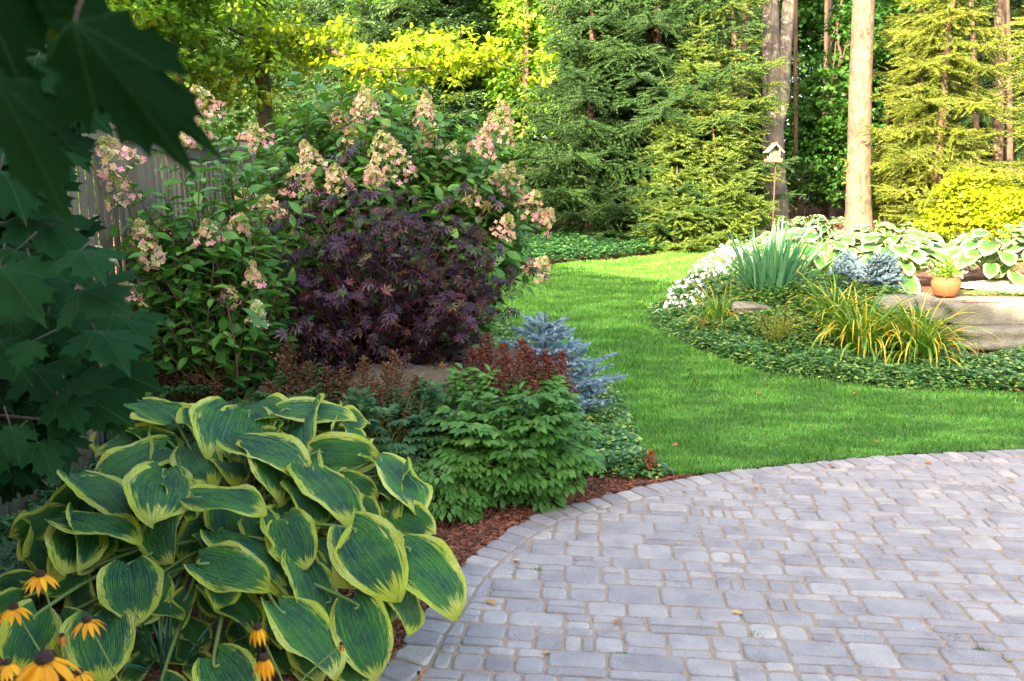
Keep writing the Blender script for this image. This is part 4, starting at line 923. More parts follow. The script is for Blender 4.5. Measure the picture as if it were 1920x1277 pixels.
HL = [  # base px,py, tip px,py, width px, depth offset
 (325,783,203,722,95,.0),(436,768,412,838,150,-.1),(530,778,442,748,62,-.02),(534,770,668,768,44,-.12),(594,848,711,856,88,-.05),(446,828,578,874,62,-.12),(580,878,669,962,78,-.06),
 (659,992,737,1102,138,-.1),(534,978,568,1052,104,-.04),(758,1026,862,1134,112,-.02),(525,1140,642,1250,88,-.05),(660,1130,706,1256,118,0),(748,1082,776,1182,62,.04),(564,1046,606,1166,78,.03),(379,1052,502,1088,92,-.12),
 (415,1003,551,1078,60,.0),(242,1060,252,1152,124,-.03),(182,1155,192,1258,138,-.02),(150,990,130,1058,118,.0),(122,972,264,992,44,-.1),(305,952,304,1044,88,-.02),(308,893,296,950,146,-.1),(368,932,498,944,44,-.14),
 (306,842,172,896,72,.06),(304,822,172,832,44,.1),(150,893,272,962,56,-.03),(182,910,92,962,70,.05),(118,966,14,1002,60,.06),(356,838,388,896,92,.03),(418,842,448,892,66,.05),(600,792,694,782,46,.08),(668,830,662,790,52,.05),
 (708,862,796,940,40,-.06),(742,960,806,996,82,.05),(556,842,504,848,36,.0),(556,908,606,974,58,.02),(648,900,702,926,54,.0),(676,938,702,976,54,.04),(478,962,504,1022,80,.06),(420,946,430,1004,84,.1),(152,1068,80,1112,62,.06),
 (54,1085,-14,1098,46,.04),(72,1150,30,1248,112,-.02),(40,1118,-10,1140,52,.05),(284,1132,346,1152,40,.08),(405,1236,462,1320,120,-.05),(398,1102,494,1172,66,.06),(505,1072,592,1132,48,.08),(630,1222,692,1282,72,.08),(310,1275,350,1320,60,.05),
 (700,905,760,935,40,.04),(725,1005,748,1060,60,.08),(200,1000,165,1045,70,.12),(480,820,545,835,50,.1),(250,800,330,840,50,.12),(590,1010,640,1075,60,.12),(700,1090,735,1160,60,.12),(560,1180,600,1270,80,.1),(60,1020,100,1075,60,.1),(340,1160,390,1210,50,.2)]
HLOW = [(230, 1190, 270, 1240, 60), (300, 1200, 360, 1235, 56), (370, 1180, 340, 1240, 58), (430, 1195, 470, 1240, 60), (520, 1215, 560, 1262, 60), (280, 1240, 240, 1285, 64), (360, 1250, 400, 1290, 60), (560, 1240, 600, 1290, 60), (470, 1150, 430, 1200, 60), (330, 1130, 300, 1190, 60), (100, 1180, 140, 1230, 60), (600, 1180, 560, 1235, 60), (240, 1150, 300, 1170, 50), (390, 1120, 440, 1150, 56)]
def big_hosta():
    g = np.random.default_rng(101); c = np.array([-1.25, 3.5, float(ground(-1.25, 3.5))]); root = thing("hosta", c, "huge hosta with puckered blue green leaves edged in yellow, spilling onto the patio", "hosta")
    def Yof(py): h = .68 - (py - 720) / 530.0 * .50; return (h - CAMH) / ray(960, py)[1]
    def petiole(B, D, o):
        m = MB(); q = c + np.array([g.normal() * .1, g.normal() * .08, .03]); mid = q * .45 + B * .55 + [0, 0, .08]; m.tube(smooth_line([q, mid, B - D * .02 - [0, 0, .01], B + D * .03], 5), np.linspace(.011, .005, 16), 6); m.build("leaf_stalk", STALK, o)
    k = 0
    under = [(bx + g.uniform(-55, 55), by + g.uniform(-25, 35), 0, 0, w_ * .8, off + .08) for (bx, by, tx, ty, w_, off) in HL]
    under = [(a, b, a + g.uniform(-60, 60), b + g.uniform(40, 90), c_, o) for (a, b, _x, _y, c_, o) in under if b < 1200 and 60 < a < 760]
    for (bx, by, tx, ty, w_, off) in HL + under:
        Yb = Yof(by) + off; B = P(bx, by, Yb); Yt = Yof(ty) + off
        sc_ = Yb / F; W = w_ * sc_; T = P(tx, ty, Yt); L = np.linalg.norm(T - B); need = 1.12 * W
        while L < need and Yt > Yb - .35: Yt -= .01; T = P(tx, ty, Yt); L = np.linalg.norm(T - B)
        Wr = max(W, .70 * L); D = (T - B) / L; C = nrm(np.array([0, 0, CAMH]) - B); C = nrm(C - (C @ D) * D); U = np.cross(D, C); U = U if U[2] > 0 else -U
        t = math.acos(min(1, W / Wr)) + g.normal() * .06; N_ = C * math.cos(t) + U * math.sin(t)
        V, Tt, D4 = hosta_leaf(B, T, Wr * .97, N_, g.random(), 61, 49, .12 + g.random() * .1, g.uniform(.02, .16), .008 + g.random() * .010, seed=k)
        m = MB(); m.add(V, Tt, D4); o = m.build("leaf", H_BIG, root); petiole(B, D, o); k += 1
    for (bx, by, tx, ty, w_) in HLOW:
        Yb = Yof(by) + .24; Yt = Yof(ty) + .2; B = P(bx, by, Yb); T = P(tx, ty, Yt); B[2] = max(B[2], .06); T[2] = max(T[2], .05); L = max(np.linalg.norm(T - B), .14); D = nrm(T - B); V, Tt, D4 = hosta_leaf(B, B + D * L, L * .7, [0, -.5, .8], g.random(), 15, 15, .15, .1, .01, seed=k); m = MB(); m.add(V, Tt, D4); o = m.build("leaf", H_BIG, root); petiole(B, D, o); k += 1
    for i in range(4):   # leaves under the outer ones
        a = g.uniform(0, 2 * PI); rr = g.uniform(.3, .8); hz = .12 + .38 * (1 - rr) * g.uniform(.5, 1.1); B = c + [math.cos(a) * rr, math.sin(a) * rr * .75, hz]; B[2] = min(B[2], .5)
        
        D = nrm([math.cos(a), math.sin(a) - .25, -.35]); L = g.uniform(.2, .28); V, Tt, D4 = hosta_leaf(B, B + D * L, L * .72, [0, -.2, 1], g.random(), 11, 13, .2, .1, .012, seed=300 + i); m = MB(); m.add(V, Tt, D4); o = m.build("leaf", H_BIG, root); petiole(B, D, o)
big_hosta()
def small_hosta(px, Y, n, rad, h, L0, mat, label, seed, group=None, parts=False, z=None):
    g = np.random.default_rng(seed); b = GX(px, Y); root = thing("hosta", b, label, "hosta", group); m = MB(); st = MB()
    for i in range(n):
        f = (i + .5) / n; a = i * 2.4 + g.normal() * .2; rr = rad * (.25 + .75 * f ** .6) * g.uniform(.8, 1.1); B = b + [math.cos(a) * rr * .72, math.sin(a) * rr * .72, h * (1 - .75 * f ** 1.3) * g.uniform(.85, 1.1)]
        L = L0 * g.uniform(.75, 1.15); D = nrm([math.cos(a), math.sin(a) - .25, .05 - .75 * f]); N_ = np.array([math.cos(a) * .4, math.sin(a) * .4 - .45, 1])
        V, Tt, D4 = hosta_leaf(B, B + D * L, L * g.uniform(.6, .75), N_, g.random(), 9 if not parts else 13, 10 if not parts else 15, .2, .12, .01, seed=seed * 50 + i)
        if parts: q = MB(); q.add(V, Tt, D4); q.build("leaf", mat, root)
        else: m.add(V, Tt, D4)
        st.tube([b + [g.normal() * .03, g.normal() * .03, -.02], b * .5 + B * .5 + [0, 0, h * .2], B], [.008, .006, .004], 5, caps=False)
    if not parts: m.build("foliage", mat, root)
    st.build("leaf_stalks", STALK, root); return root
HG = "cream edged hostas on the island bed"
small_hosta(1540, 10.3, 46, .78, .6, .31, H_WHT, "cream edged hosta between the iris clump and the blue dwarf spruce", 1, HG, True)
small_hosta(1672, 10.0, 50, .8, .58, .31, H_WHT, "cream edged hosta right behind the blue dwarf spruce", 2, HG, True)
small_hosta(1868, 10.5, 50, .82, .62, .32, H_WHT, "cream edged hosta above the gravel patch at the right", 3, HG, True)
small_hosta(1975, 10.2, 40, .75, .72, .28, H_WHT, "cream edged hosta cut by the right edge of the photo", 4, HG, True)
small_hosta(1470, 12.4, 34, .6, .5, .24, H_WHT, "bright cream edged hosta behind the tips of the iris leaves", 5, HG)
small_hosta(1610, 12.4, 34, .6, .5, .24, H_WHT, "bright cream edged hosta farther back, left of the narrow strip of lawn", 6, HG)
small_hosta(1395, 12.9, 30, .5, .4, .2, H_WHT, "bright cream edged hosta at the far left end of the island bed", 8, HG)
small_hosta(1780, 12.0, 30, .55, .4, .22, H_WHT, "bright cream edged hosta behind the flower pot", 7, HG)
HF = "hostas at the foot of the woodland"
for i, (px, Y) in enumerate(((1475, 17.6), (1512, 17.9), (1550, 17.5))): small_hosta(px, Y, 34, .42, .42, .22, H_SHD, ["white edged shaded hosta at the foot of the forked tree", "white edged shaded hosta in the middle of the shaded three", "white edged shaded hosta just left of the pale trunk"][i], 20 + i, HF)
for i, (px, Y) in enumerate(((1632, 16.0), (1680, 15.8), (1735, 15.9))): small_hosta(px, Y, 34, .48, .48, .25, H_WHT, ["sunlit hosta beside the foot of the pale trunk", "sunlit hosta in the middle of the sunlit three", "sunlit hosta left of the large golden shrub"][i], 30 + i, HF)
# ------------------------------------------------------------------ ground covers
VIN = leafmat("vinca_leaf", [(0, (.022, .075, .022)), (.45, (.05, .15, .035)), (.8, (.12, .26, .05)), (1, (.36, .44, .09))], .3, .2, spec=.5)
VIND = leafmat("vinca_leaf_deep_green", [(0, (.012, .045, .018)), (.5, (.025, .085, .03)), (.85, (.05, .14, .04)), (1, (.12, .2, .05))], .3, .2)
VINY = leafmat("vinca_leaf_variegated", [(0, (.035, .10, .025)), (.5, (.08, .19, .04)), (1, (.28, .34, .08))], .3, .2)
PACH = leafmat("pachysandra_leaf", [(0, (.02, .075, .02)), (.6, (.035, .12, .028)), (1, (.06, .17, .035))], .35, .2)
BLUEFL = leafmat("blue_petal", [(0, (.12, .14, .6)), (1, (.25, .25, .75))], .5, .3, tcol=(1, 1, 1))
DEADLF = leafmat("fallen_leaf", [(0, (.25, .10, .03)), (.6, (.42, .2, .06)), (1, (.6, .42, .2))], .7, .2)
def cover(name, label, cat, poly, dens, size, mat, h, seed, tm=L_SM, mask=None, edge_soft=.12, nflow=0, flat=.5):
    g = np.random.default_rng(seed); pl = np.array(poly); x0, y0 = pl.min(0); x1, y1 = pl.max(0); K = int((x1 - x0) * (y1 - y0) * dens)
    X = g.uniform(x0, x1, K); Y = g.uniform(y0, y1, K); m = inpoly(X, Y, poly) & (np.abs(X) < .66 * Y + .8)
    if mask is not None: m &= mask(X, Y)
    X = X[m]; Y = Y[m]
    # distance to border for a rounded edge
    seg = np.concatenate([np.linspace(pl[i], pl[(i + 1) % len(pl)], 6, endpoint=False) for i in range(len(pl))])
    dd = np.full(len(X), 9.0)
    for q in seg: dd = np.minimum(dd, (X - q[0]) ** 2 + (Y - q[1]) ** 2)
    dd = np.sqrt(dd); prof = np.clip(dd / edge_soft, 0, 1) ** .5
    top = h * prof * (.72 + .28 * np.sin(X * 5.1 + np.sin(Y * 4.3) * 2) * np.cos(Y * 5.7 + X) + .15 * np.sin(X * 17) * np.sin(Y * 19)); k = len(X)
    Z = ground(X, Y) + top * g.random(k) ** .35
    N_ = nrm(rdir(g, k, 0, 1) * flat + [0, -.25, .7]); D = rdir(g, k, -.25, .3)
    mb = MB(); mb.inst(tm, frames(D, N_, size * g.uniform(.6, 1.3, k)), np.stack([X, Y, Z], -1), g.random(k))
    o = mb.build(name, mat); tag(o, label, cat, kind="stuff")
    if nflow:
        q = g.integers(0, k, nflow); fb = MB(); fb.inst(FL5, frames(rdir(g, nflow, -.2, .2), nrm(rdir(g, nflow, .3, 1) + [0, -.8, .2]), .016), np.stack([X[q], Y[q], ground(X[q], Y[q]) + top[q] + .01], -1), g.random(nflow)); return fb
isl = [tuple(p) for p in smooth_line([g2(*q) for q in [(2100, 742), (1920, 737), (1800, 737), (1700, 733), (1600, 725), (1500, 711), (1400, 690), (1330, 668), (1270, 641), (1232, 612), (1216, 590), (1224, 572)]], 5)]
isl += [(1.95, 10.4), (2.3, 11.4), (3.0, 11.4), (3.5, 10.2), (4.1, 9.3), (4.38, 8.9), (4.42, 7.98), (6.6, 7.95)]
fb = cover("vinca", "glossy dark green vinca carpet along the front of the island bed", "ground cover", isl, 9500, .042, VIN, .2, 1, nflow=14); tag(fb.build("vinca_flowers", BLUEFL), "tiny blue flowers dotted over the island's vinca", "flowers", kind="stuff")
sp = [g2(*q) for q in [(1262, 898), (1200, 855), (1183, 800), (1160, 750), (1110, 700), (1040, 690), (1020, 760), (1040, 830), (1060, 880), (1100, 898), (1180, 902)]]
cover("vinca", "vinca patch between the small blue spruce and the patio corner", "ground cover", sp, 9000, .04, VIN, .15, 2)
sp = [g2(*q) for q in [(985, 648), (948, 610), (920, 580), (908, 552), (860, 556), (800, 600), (800, 690), (900, 720), (990, 700), (1010, 660)]]
cover("vinca", "vinca patch beside the lawn behind the small blue spruce", "ground cover", sp, 7000, .04, VIN, .16, 3)
sp = [g2(*q) for q in [(912, 552), (935, 526), (980, 508), (1050, 495), (1150, 487), (1250, 476), (1340, 462), (1420, 447), (1400, 437), (1280, 436), (1150, 434), (1000, 436), (900, 440), (820, 500), (860, 560)]]
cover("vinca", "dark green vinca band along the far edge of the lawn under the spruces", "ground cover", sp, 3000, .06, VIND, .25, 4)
sp = [(-2.4, 3.0), (-1.9, 3.1), (-1.75, 3.7), (-1.7, 4.6), (-1.9, 5.2), (-2.4, 5.3), (-3.0, 5.0), (-3.1, 3.0)]
PWH = T_([v for k in range(5) for v in [(0, 0, 0), (math.sin(k * 1.257 + .25) * .55, math.cos(k * 1.257 + .25) * .55, .06), (math.sin(k * 1.257 - .25) * .55, math.cos(k * 1.257 - .25) * .55, .06), (math.sin(k * 1.257) * 1.0, math.cos(k * 1.257), -.1)]], [t for k in range(5) for t in ((k * 4, k * 4 + 1, k * 4 + 2), (k * 4 + 1, k * 4 + 3, k * 4 + 2))])
cover("pachysandra", "light green pachysandra carpet beneath the dark maple leaves at left", "ground cover", sp, 1500, .06, PACH, .2, 5, tm=PWH, flat=.3)
cover("thyme_carpet", "low green carpet plants between the gravel and the wall top", "ground cover", [(4.35, 8.75), (6.4, 8.75), (6.4, 9.05), (5.4, 9.15), (4.6, 9.0)], 4200, .022, VINY, .05, 6)
# ------------------------------------------------------------------ strap leaved clumps
def straps(mb, g, base, n, L, w_, spread, arch, sprd=.12, rnd=(0, 1), nseg=9, up=1.0):
    base = np.array(base); a = g.uniform(0, 2 * PI, n); l = L * g.uniform(.6, 1.1, n); tl = np.abs(g.normal(size=n)) * spread; O = base + np.stack([np.cos(a) * sprd * g.random(n), np.sin(a) * sprd * g.random(n), np.zeros(n)], -1)
    a = a + g.normal(size=n) * .4; s = np.linspace(0, 1, nseg); ar = arch * g.uniform(.4, 1.5, n)
    ang = tl[:, None] + ar[:, None] * s[None] ** 1.6; dr = np.stack([np.cos(a)[:, None] * np.sin(ang), np.sin(a)[:, None] * np.sin(ang), np.cos(ang) * up], -1)
    pts = O[:, None] + np.cumsum(dr * (l / nseg)[:, None, None], 1); side = np.stack([-np.sin(a), np.cos(a), np.zeros(n)], -1) + g.normal(size=(n, 3)) * .25; side = nrm(side)
    wp = w_ * g.uniform(.7, 1.2, n)[:, None] * np.interp(s, [0, .3, .7, 1], [.7, 1, .8, .02])[None]
    A = pts - side[:, None] * wp[..., None] / 2; B = pts + side[:, None] * wp[..., None] / 2; M_ = pts - np.cross(dr, side[:, None]) * wp[..., None] * .18
    V = np.stack([A, M_, B], 2).reshape(n, nseg * 3, 3); T = []
    for i in range(nseg - 1):
        for q in (0, 1): b0 = i * 3 + q; T += [(b0, b0 + 1, b0 + 4), (b0, b0 + 4, b0 + 3)]
    T = np.array(T)[None] + (np.arange(n) * nseg * 3)[:, None, None]; D = np.zeros((n, nseg * 3, 4)); D[:, :, 0] = g.uniform(*rnd, n)[:, None]; D[:, :, 2] = np.repeat(s, 3)[None]; mb.add(V.reshape(-1, 3), T.reshape(-1, 3), D.reshape(-1, 4))
def strapmat(name, base, tip, tipat=.6, var=.5):
    m, nt, N, L = newmat(name); r, u, v, e = attr_d(N, L); rp = ramp(N, base); L.new(r, rp.inputs[0]); f = math_n(N, L, 'ADD', v, math_n(N, L, 'MULTIPLY', math_n(N, L, 'SUBTRACT', math_n(N, L, 'FRACT', math_n(N, L, 'MULTIPLY', r, 13.7)), .5), var)); mr = ramp(N, [(tipat - .12, (0, 0, 0)), (tipat + .15, (1, 1, 1))]); L.new(f, mr.inputs[0])
    leaf_shader(nt, N, L, mixc(N, L, mr.outputs[0], rp.outputs[0], tip), .4, .3); return m
IRIS = strapmat("iris_leaf", [(0, (.06, .19, .10)), (.7, (.12, .29, .15)), (1, (.20, .36, .15))], (.18, .28, .10), 1.0, .3)
DAYL = strapmat("daylily_leaf", [(0, (.04, .14, .018)), (.6, (.10, .25, .025)), (1, (.30, .34, .03))], (.62, .44, .03), .86, .95)
SEDG = strapmat("blue_green_blade", [(0, (.02, .10, .05)), (1, (.05, .17, .08))], (.06, .18, .08), 1.1, .2)
def clump(name, px, Y, label, cat, mat, n, L, w_, spread, arch, seed, sprd=.12, group=None):
    g = np.random.default_rng(seed); b = GX(px, Y); root = thing(name, b, label, cat, group); m = MB(); straps(m, g, b, n, L, w_, spread, arch, sprd); m.build("foliage", mat, root); return root
clump("iris", 1447, 9.3, "big clump of upright blue green sword leaves at the left of the island bed", "iris", IRIS, 180, .82, .034, .5, .25, 1, .28)
DG = "arching yellowing daylilies at the island's front"
clump("daylily", 1625, 8.15, "arching yellow green daylily in front of the rounded pale boulder", "daylily", DAYL, 210, .86, .021, .45, 2.0, 2, .2, DG)
clump("daylily", 1570, 8.55, "smaller arching daylily just right of the long flat stone", "daylily", DAYL, 110, .7, .018, .5, 1.9, 5, .15, DG)
clump("daylily", 1735, 7.95, "arching yellow green daylily below the terracotta pot", "daylily", DAYL, 210, .86, .021, .42, 2.1, 3, .16, DG)
clump("daylily", 1352, 9.1, "low yellowing daylily tuft left of the iris clump", "daylily", DAYL, 80, .6, .017, .6, 1.9, 4, .14, DG)
# ------------------------------------------------------------------ impatiens and other small bedding plants
def mound(name, px, Y, r, h, label, cat, seed, fol, flo, nf, nl, fsize=.022, group=None, lsz=.05):
    g = np.random.default_rng(seed); b = GX(px, Y); root = thing(name, b, label, cat, group); m = MB()
    o = rdir(g, nl, -.0, 1) * (g.random(nl) ** .3)[:, None] * [r, r, h]; m.inst(L_SM, frames(nrm(o / [r, r, h] + rdir(g, nl) * .7 - [0, 0, .4]), nrm(o + rdir(g, nl) * .5 + [0, 0, .5]), g.uniform(.7, 1.2, nl) * lsz), b + o, g.random(nl)); m.build("foliage", fol, root)
    f = MB(); d = rdir(g, nf, .05, 1); f.inst(FL5, frames(rdir(g, nf), nrm(d + rdir(g, nf) * .35 + [0, -.3, 0]), g.uniform(.8, 1.2, nf) * fsize), b + d * [r, r, h] * g.uniform(.97, 1.12, nf)[:, None], g.random(nf)); f.build("flowers", flo, root); return root
IG = "white impatiens"
for i, (px, Y, r, h, lb) in enumerate(((1268, 10.0, .2, .2, "white impatiens at the island's left tip"), (1292, 10.5, .26, .30, "white impatiens, second from the island's left tip"), (1328, 10.9, .28, .36, "white impatiens, third from the island's left tip"), (1362, 11.1, .3, .40, "white impatiens touching the left of the iris clump"), (1318, 10.0, .24, .22, "low white impatiens in front of the row's left end"), (1392, 11.4, .26, .36, "white impatiens behind the iris clump"))):
    mound("impatiens", px, Y, r, h, lb, "impatiens", 70 + i, VINY, WHITE, int(60 * (r / .2) ** 2), 260, .026, IG)
far_im = mound("impatiens", 1575, 15.1, .28, .2, "white impatiens in the far row, below the pale trunk", "impatiens", 80, VINY, WHITE, 90, 200, .03, IG, .06)
for k, px in enumerate((1605, 1635, 1665, 1695, 1725, 1755, 1785, 1400, 1425, 1450, 1378)):
    dup(far_im, GX(px, 15.1 + .25 * math.sin(k * 3) - (.5 if px < 1500 else 0)), k * 1.3, ["second", "third", "fourth", "fifth", "sixth", "seventh", "eighth"][k] + " white impatiens rightward in the far row below the pale trunk" if k < 7 else "white impatiens at the far lawn edge, %s of four from the left" % {1400: "second", 1425: "third", 1450: "last", 1378: "first"}[px], .85 + .3 * ((k * 37) % 10) / 10)
mound("impatiens", 905, 7.6, .2, .22, "white impatiens glimpsed through the purple maple's right side", "impatiens", 90, VINY, WHITE, 46, 200, .026, IG)
FEATH = leafmat("feathery_yellow_green", [(0, (.12, .18, .02)), (.6, (.24, .26, .03)), (1, (.42, .30, .05))], .5, .4)
REDDISH = leafmat("reddish_leaf", [(0, (.10, .09, .02)), (.5, (.28, .10, .03)), (1, (.42, .2, .05))], .5, .3)
def wispy(px, Y, w_, h, label, mat, seed, n=60):
    g = np.random.default_rng(seed); b = GX(px, Y); root = thing("feathery_perennial", b, label, "perennial"); m = MB(); m2 = MB()
    for i in range(n):
        e = b + [g.normal() * w_ * .5, g.normal() * .12, h * g.uniform(.4, 1)]; s = b + [g.normal() * .06, g.normal() * .05, 0]; m2.tube([s, (s + e) / 2 + [0, 0, .04], e], [.003, .002, .001], 3, caps=False)
        k = 26; t = g.uniform(.35, 1, k); O = s + (e - s) * t[:, None] + g.normal(size=(k, 3)) * .022; m.inst(L_SM, frames(rdir(g, k, -.2, 1), rdir(g, k, 0, 1), g.uniform(.012, .03, k)), O, g.random(k))
    m2.build("stems", STALK, root); m.build("foliage", mat, root)
wispy(1462, 8.3, .3, .42, "feathery yellow green perennial in front of the iris clump", FEATH, 1, 60)
wispy(1338, 8.9, .22, .2, "small reddish orange plant left of the flat stones", REDDISH, 2, 36)
# fallen leaves
def litter():
    g = np.random.default_rng(6)
    pts = [(1270, 848), (1325, 764), (1735, 868), (1752, 772), (1416, 745), (1020, 770), (1330, 570), (1555, 878), (1600, 745), (1098, 945), (1162, 1165), (910, 1130), (1034, 1230), (1370, 1155), (975, 1055), (1272, 1025), (1555, 876), (1415, 917), (1890, 905), (1105, 570), (1900, 740), (1390, 545), (1225, 866), (1215, 893), (1640, 838), (1500, 690)]
    for i, (px, py) in enumerate(pts):
        p = G(px, py); p[2] += .045 if lawn_mask(np.array([p[0]]), np.array([p[1]]))[0] else .008
        m = MB(); m.inst(L_OV if i % 2 else L_SMW, frames(rdir(g, 1, -.1, .1), np.array([[g.normal() * .3, g.normal() * .3, 1]]), g.uniform(.035, .06, 1)), p[None], g.random(1)); o = m.build("fallen_leaf", DEADLF, loc=p); tag(o, "small curled brown fallen leaf lying on the lawn or the paving", "leaf", "fallen leaves on lawn and paving")
litter()
# ------------------------------------------------------------------ left border shrubs
HYD = leafmat("hydrangea_leaf", [(0, (.035, .12, .02)), (.5, (.07, .20, .03)), (.85, (.11, .27, .04)), (1, (.18, .34, .05))], .4, .32, vein=(.09, .18, .06))
STEMB = barkmat("shrub_stem", (.05, .025, .018), (.12, .06, .04), 40, .3, .2)
def pinkmat():
    m, nt, N, L = newmat("hydrangea_floret"); r, u, v, e = attr_d(N, L); rp = ramp(N, [(0, (.24, .32, .05)), (.25, (.50, .48, .16)), (.5, (.76, .54, .36)), (.75, (.78, .40, .36)), (1, (.78, .30, .40))]); L.new(r, rp.inputs[0]); leaf_shader(nt, N, L, rp.outputs[0], .6, .35, tcol=(1, .95, .85)); return m
PINK = pinkmat(); CREAM = leafmat("floret_cream", [(0, (.45, .5, .16)), (.5, (.7, .68, .45)), (1, (.8, .78, .66))], .6, .35, tcol=(1, 1, .9))
def panicle(mb, g, tip, axis, L, W):
    n = int(95 * (L / .2)); t = g.random(n) ** .8; axis = nrm(axis); a = g.uniform(0, 2 * PI, n); rr = W / 2 * (1 - t) ** .55 * g.uniform(.75, 1.08, n)
    u = nrm(np.cross(axis, [0.3, .9, .2])); v = np.cross(axis, u); rad = np.cos(a)[:, None] * u + np.sin(a)[:, None] * v
    O = tip + axis * (t * L)[:, None] + rad * rr[:, None]; N_ = nrm(rad + axis * .35 + g.normal(size=(n, 3)) * .3); c = np.clip(.75 - .55 * t + g.normal(size=n) * .26, 0, 1)
    mb.inst(FL4, frames(nrm(g.normal(size=(n, 3))), N_, g.uniform(.015, .025, n)), O, c)
    k = n * 2; t = g.random(k); a = g.uniform(0, 2 * PI, k); rad = np.cos(a)[:, None] * u + np.sin(a)[:, None] * v; O = tip + axis * (t * L)[:, None] + rad * (W / 2 * (1 - t) ** .6 * g.random(k))[:, None]
    mb.inst(L_SMW, frames(rad + axis, rdir(g, k), .009), O, np.clip(g.normal(size=k) * .1 + .08, 0, 1))
def leafy_stem(g, sm, lm, s, e, r0, tm, size, sp=.085, start=.25, bow=.1, pair=True, droop=.3):
    mid = (s + e) / 2 + np.array([g.normal() * bow, g.normal() * bow, bow * g.random()]); pts = np.array(smooth_line([s, mid, e], 8)); sm.tube(pts, np.linspace(r0, .0025, len(pts)), 5, caps=False)
    seg = np.linalg.norm(np.diff(pts, axis=0), axis=1); S = np.concatenate([[0], np.cumsum(seg)]); n = max(2, int(S[-1] * (1 - start) / sp)); t = S[-1] * (start + (1 - start) * (np.arange(n) + .8) / n)
    O = np.stack([np.interp(t, S, pts[:, i]) for i in range(3)], -1); tan = nrm(np.stack([np.interp(t, S, np.gradient(pts[:, i])) for i in range(3)], -1)); OO = []; DD = []; a0 = g.uniform(0, PI)
    for sd in ((0, PI) if pair else (0,)):
        a = a0 + np.arange(n) * PI / 2 + sd + g.normal(size=n) * .3; u = nrm(np.cross(tan, [0.2, .1, 1.0])); v = np.cross(tan, u); rad = np.cos(a)[:, None] * u + np.sin(a)[:, None] * v; OO.append(O); DD.append(rad + tan * .6 + np.stack([np.zeros(n), np.zeros(n), -droop * g.random(n)], -1))
    OO = np.concatenate(OO); DD = np.concatenate(DD); k = len(OO); N_ = nrm(np.array([0, -.15, 1.0]) + g.normal(size=(k, 3)) * .3); lm.inst(tm, frames(DD, N_, size * g.uniform(.65, 1.2, k)), OO, g.random(k))
def hydrangea(base, flowers, tips, label, seed, nfill, cen, rad, leaf=.10):
    g = np.random.default_rng(seed); base = np.array(base); root = thing("hydrangea", base, label, "hydrangea"); sm = MB(); lm = MB()
    heads = []
    for (px, py, w_, h_, Y, cr) in flowers:
        s_ = Y / F; tip = P(px, py + h_ * .4, Y); ax = nrm(np.array([(px - cen[3]) * .0016 + g.normal() * .12, -.15 + g.normal() * .15, 1.0])); st = base + [g.normal() * .12, g.normal() * .12, 0]
        leafy_stem(g, sm, lm, st, tip, .010, L_OV, leaf, start=.35, bow=.12); m = MB(); panicle(m, g, tip, ax, (h_ if px < 500 else max(h_, w_ * .85)) * s_ * 1.08, w_ * s_ * 1.15); heads.append((m, cr))
    for (px, py, Y) in tips: leafy_stem(g, sm, lm, base + g.normal(size=3) * [.15, .15, 0], P(px, py, Y), .010, L_OV, leaf * 1.2, start=.3, bow=.1, sp=.07)
    for i in range(nfill):
        e = np.array(cen[:3]) + rdir(g, 1, -.8, .9)[0] * np.array(rad) * g.random() ** .35; s = base * .75 + e * .25; s[2] = base[2] + (e[2] - base[2]) * g.uniform(0, .35); leafy_stem(g, sm, lm, s, e, .007, L_OV, leaf, start=.45, bow=.12)
        if i % 2:
            for q in range(2): f = e + rdir(g, 1, -.3, .8)[0] * .25; leafy_stem(g, sm, lm, (s + e * 2) / 3, f, .004, L_OV, leaf * .9, start=.2, bow=.04)
    sm.build("stems", STEMB, root); lm.build("foliage", HYD, root)
    for m, cr in heads: m.build("flower_head", CREAM if cr else PINK, root)
FL_L = [(232, 298, 76, 62, 4.95, 0), (238, 362, 60, 55, 5.0, 0), (165, 410, 50, 40, 4.9, 1), (272, 445, 46, 48, 4.9, 0), (310, 434, 44, 32, 5.1, 0), (290, 478, 48, 40, 4.85, 0), (200, 490, 42, 40, 4.8, 1), (240, 556, 56, 46, 4.8, 0), (398, 441, 60, 44, 5.0, 0), (430, 560, 40, 34, 5.0, 0), (482, 592, 40, 44, 4.95, 1), (474, 520, 36, 44, 5.0, 0), (445, 425, 46, 36, 5.2, 0)]
FL_R = [(465, 386, 78, 52, 5.9, 0), (495, 262, 50, 42, 6.3, 0), (392, 205, 72, 60, 6.2, 0), (375, 255, 60, 50, 6.2, 0), (592, 305, 50, 60, 6.3, 0), (560, 352, 66, 50, 6.1, 0), (690, 212, 62, 66, 6.6, 0), (740, 308, 88, 88, 6.1, 0), (799, 220, 44, 64, 6.8, 0), (640, 232, 44, 40, 6.8, 0), (805, 268, 46, 30, 6.7, 0), (846, 290, 36, 32, 6.7, 1), (930, 242, 62, 72, 6.3, 0), (898, 278, 54, 44, 6.3, 0), (985, 388, 56, 44, 6.5, 0), (932, 335, 48, 52, 6.6, 0), (1008, 415, 48, 34, 6.5, 0), (938, 430, 50, 40, 6.4, 0), (878, 372, 46, 40, 6.5, 0), (1000, 508, 52, 36, 6.2, 0), (640, 345, 54, 54, 6.0, 0), (520, 405, 60, 40, 6.0, 0), (660, 270, 44, 34, 6.7, 0), (960, 355, 46, 40, 6.7, 0), (700, 335, 40, 40, 6.0, 0)]
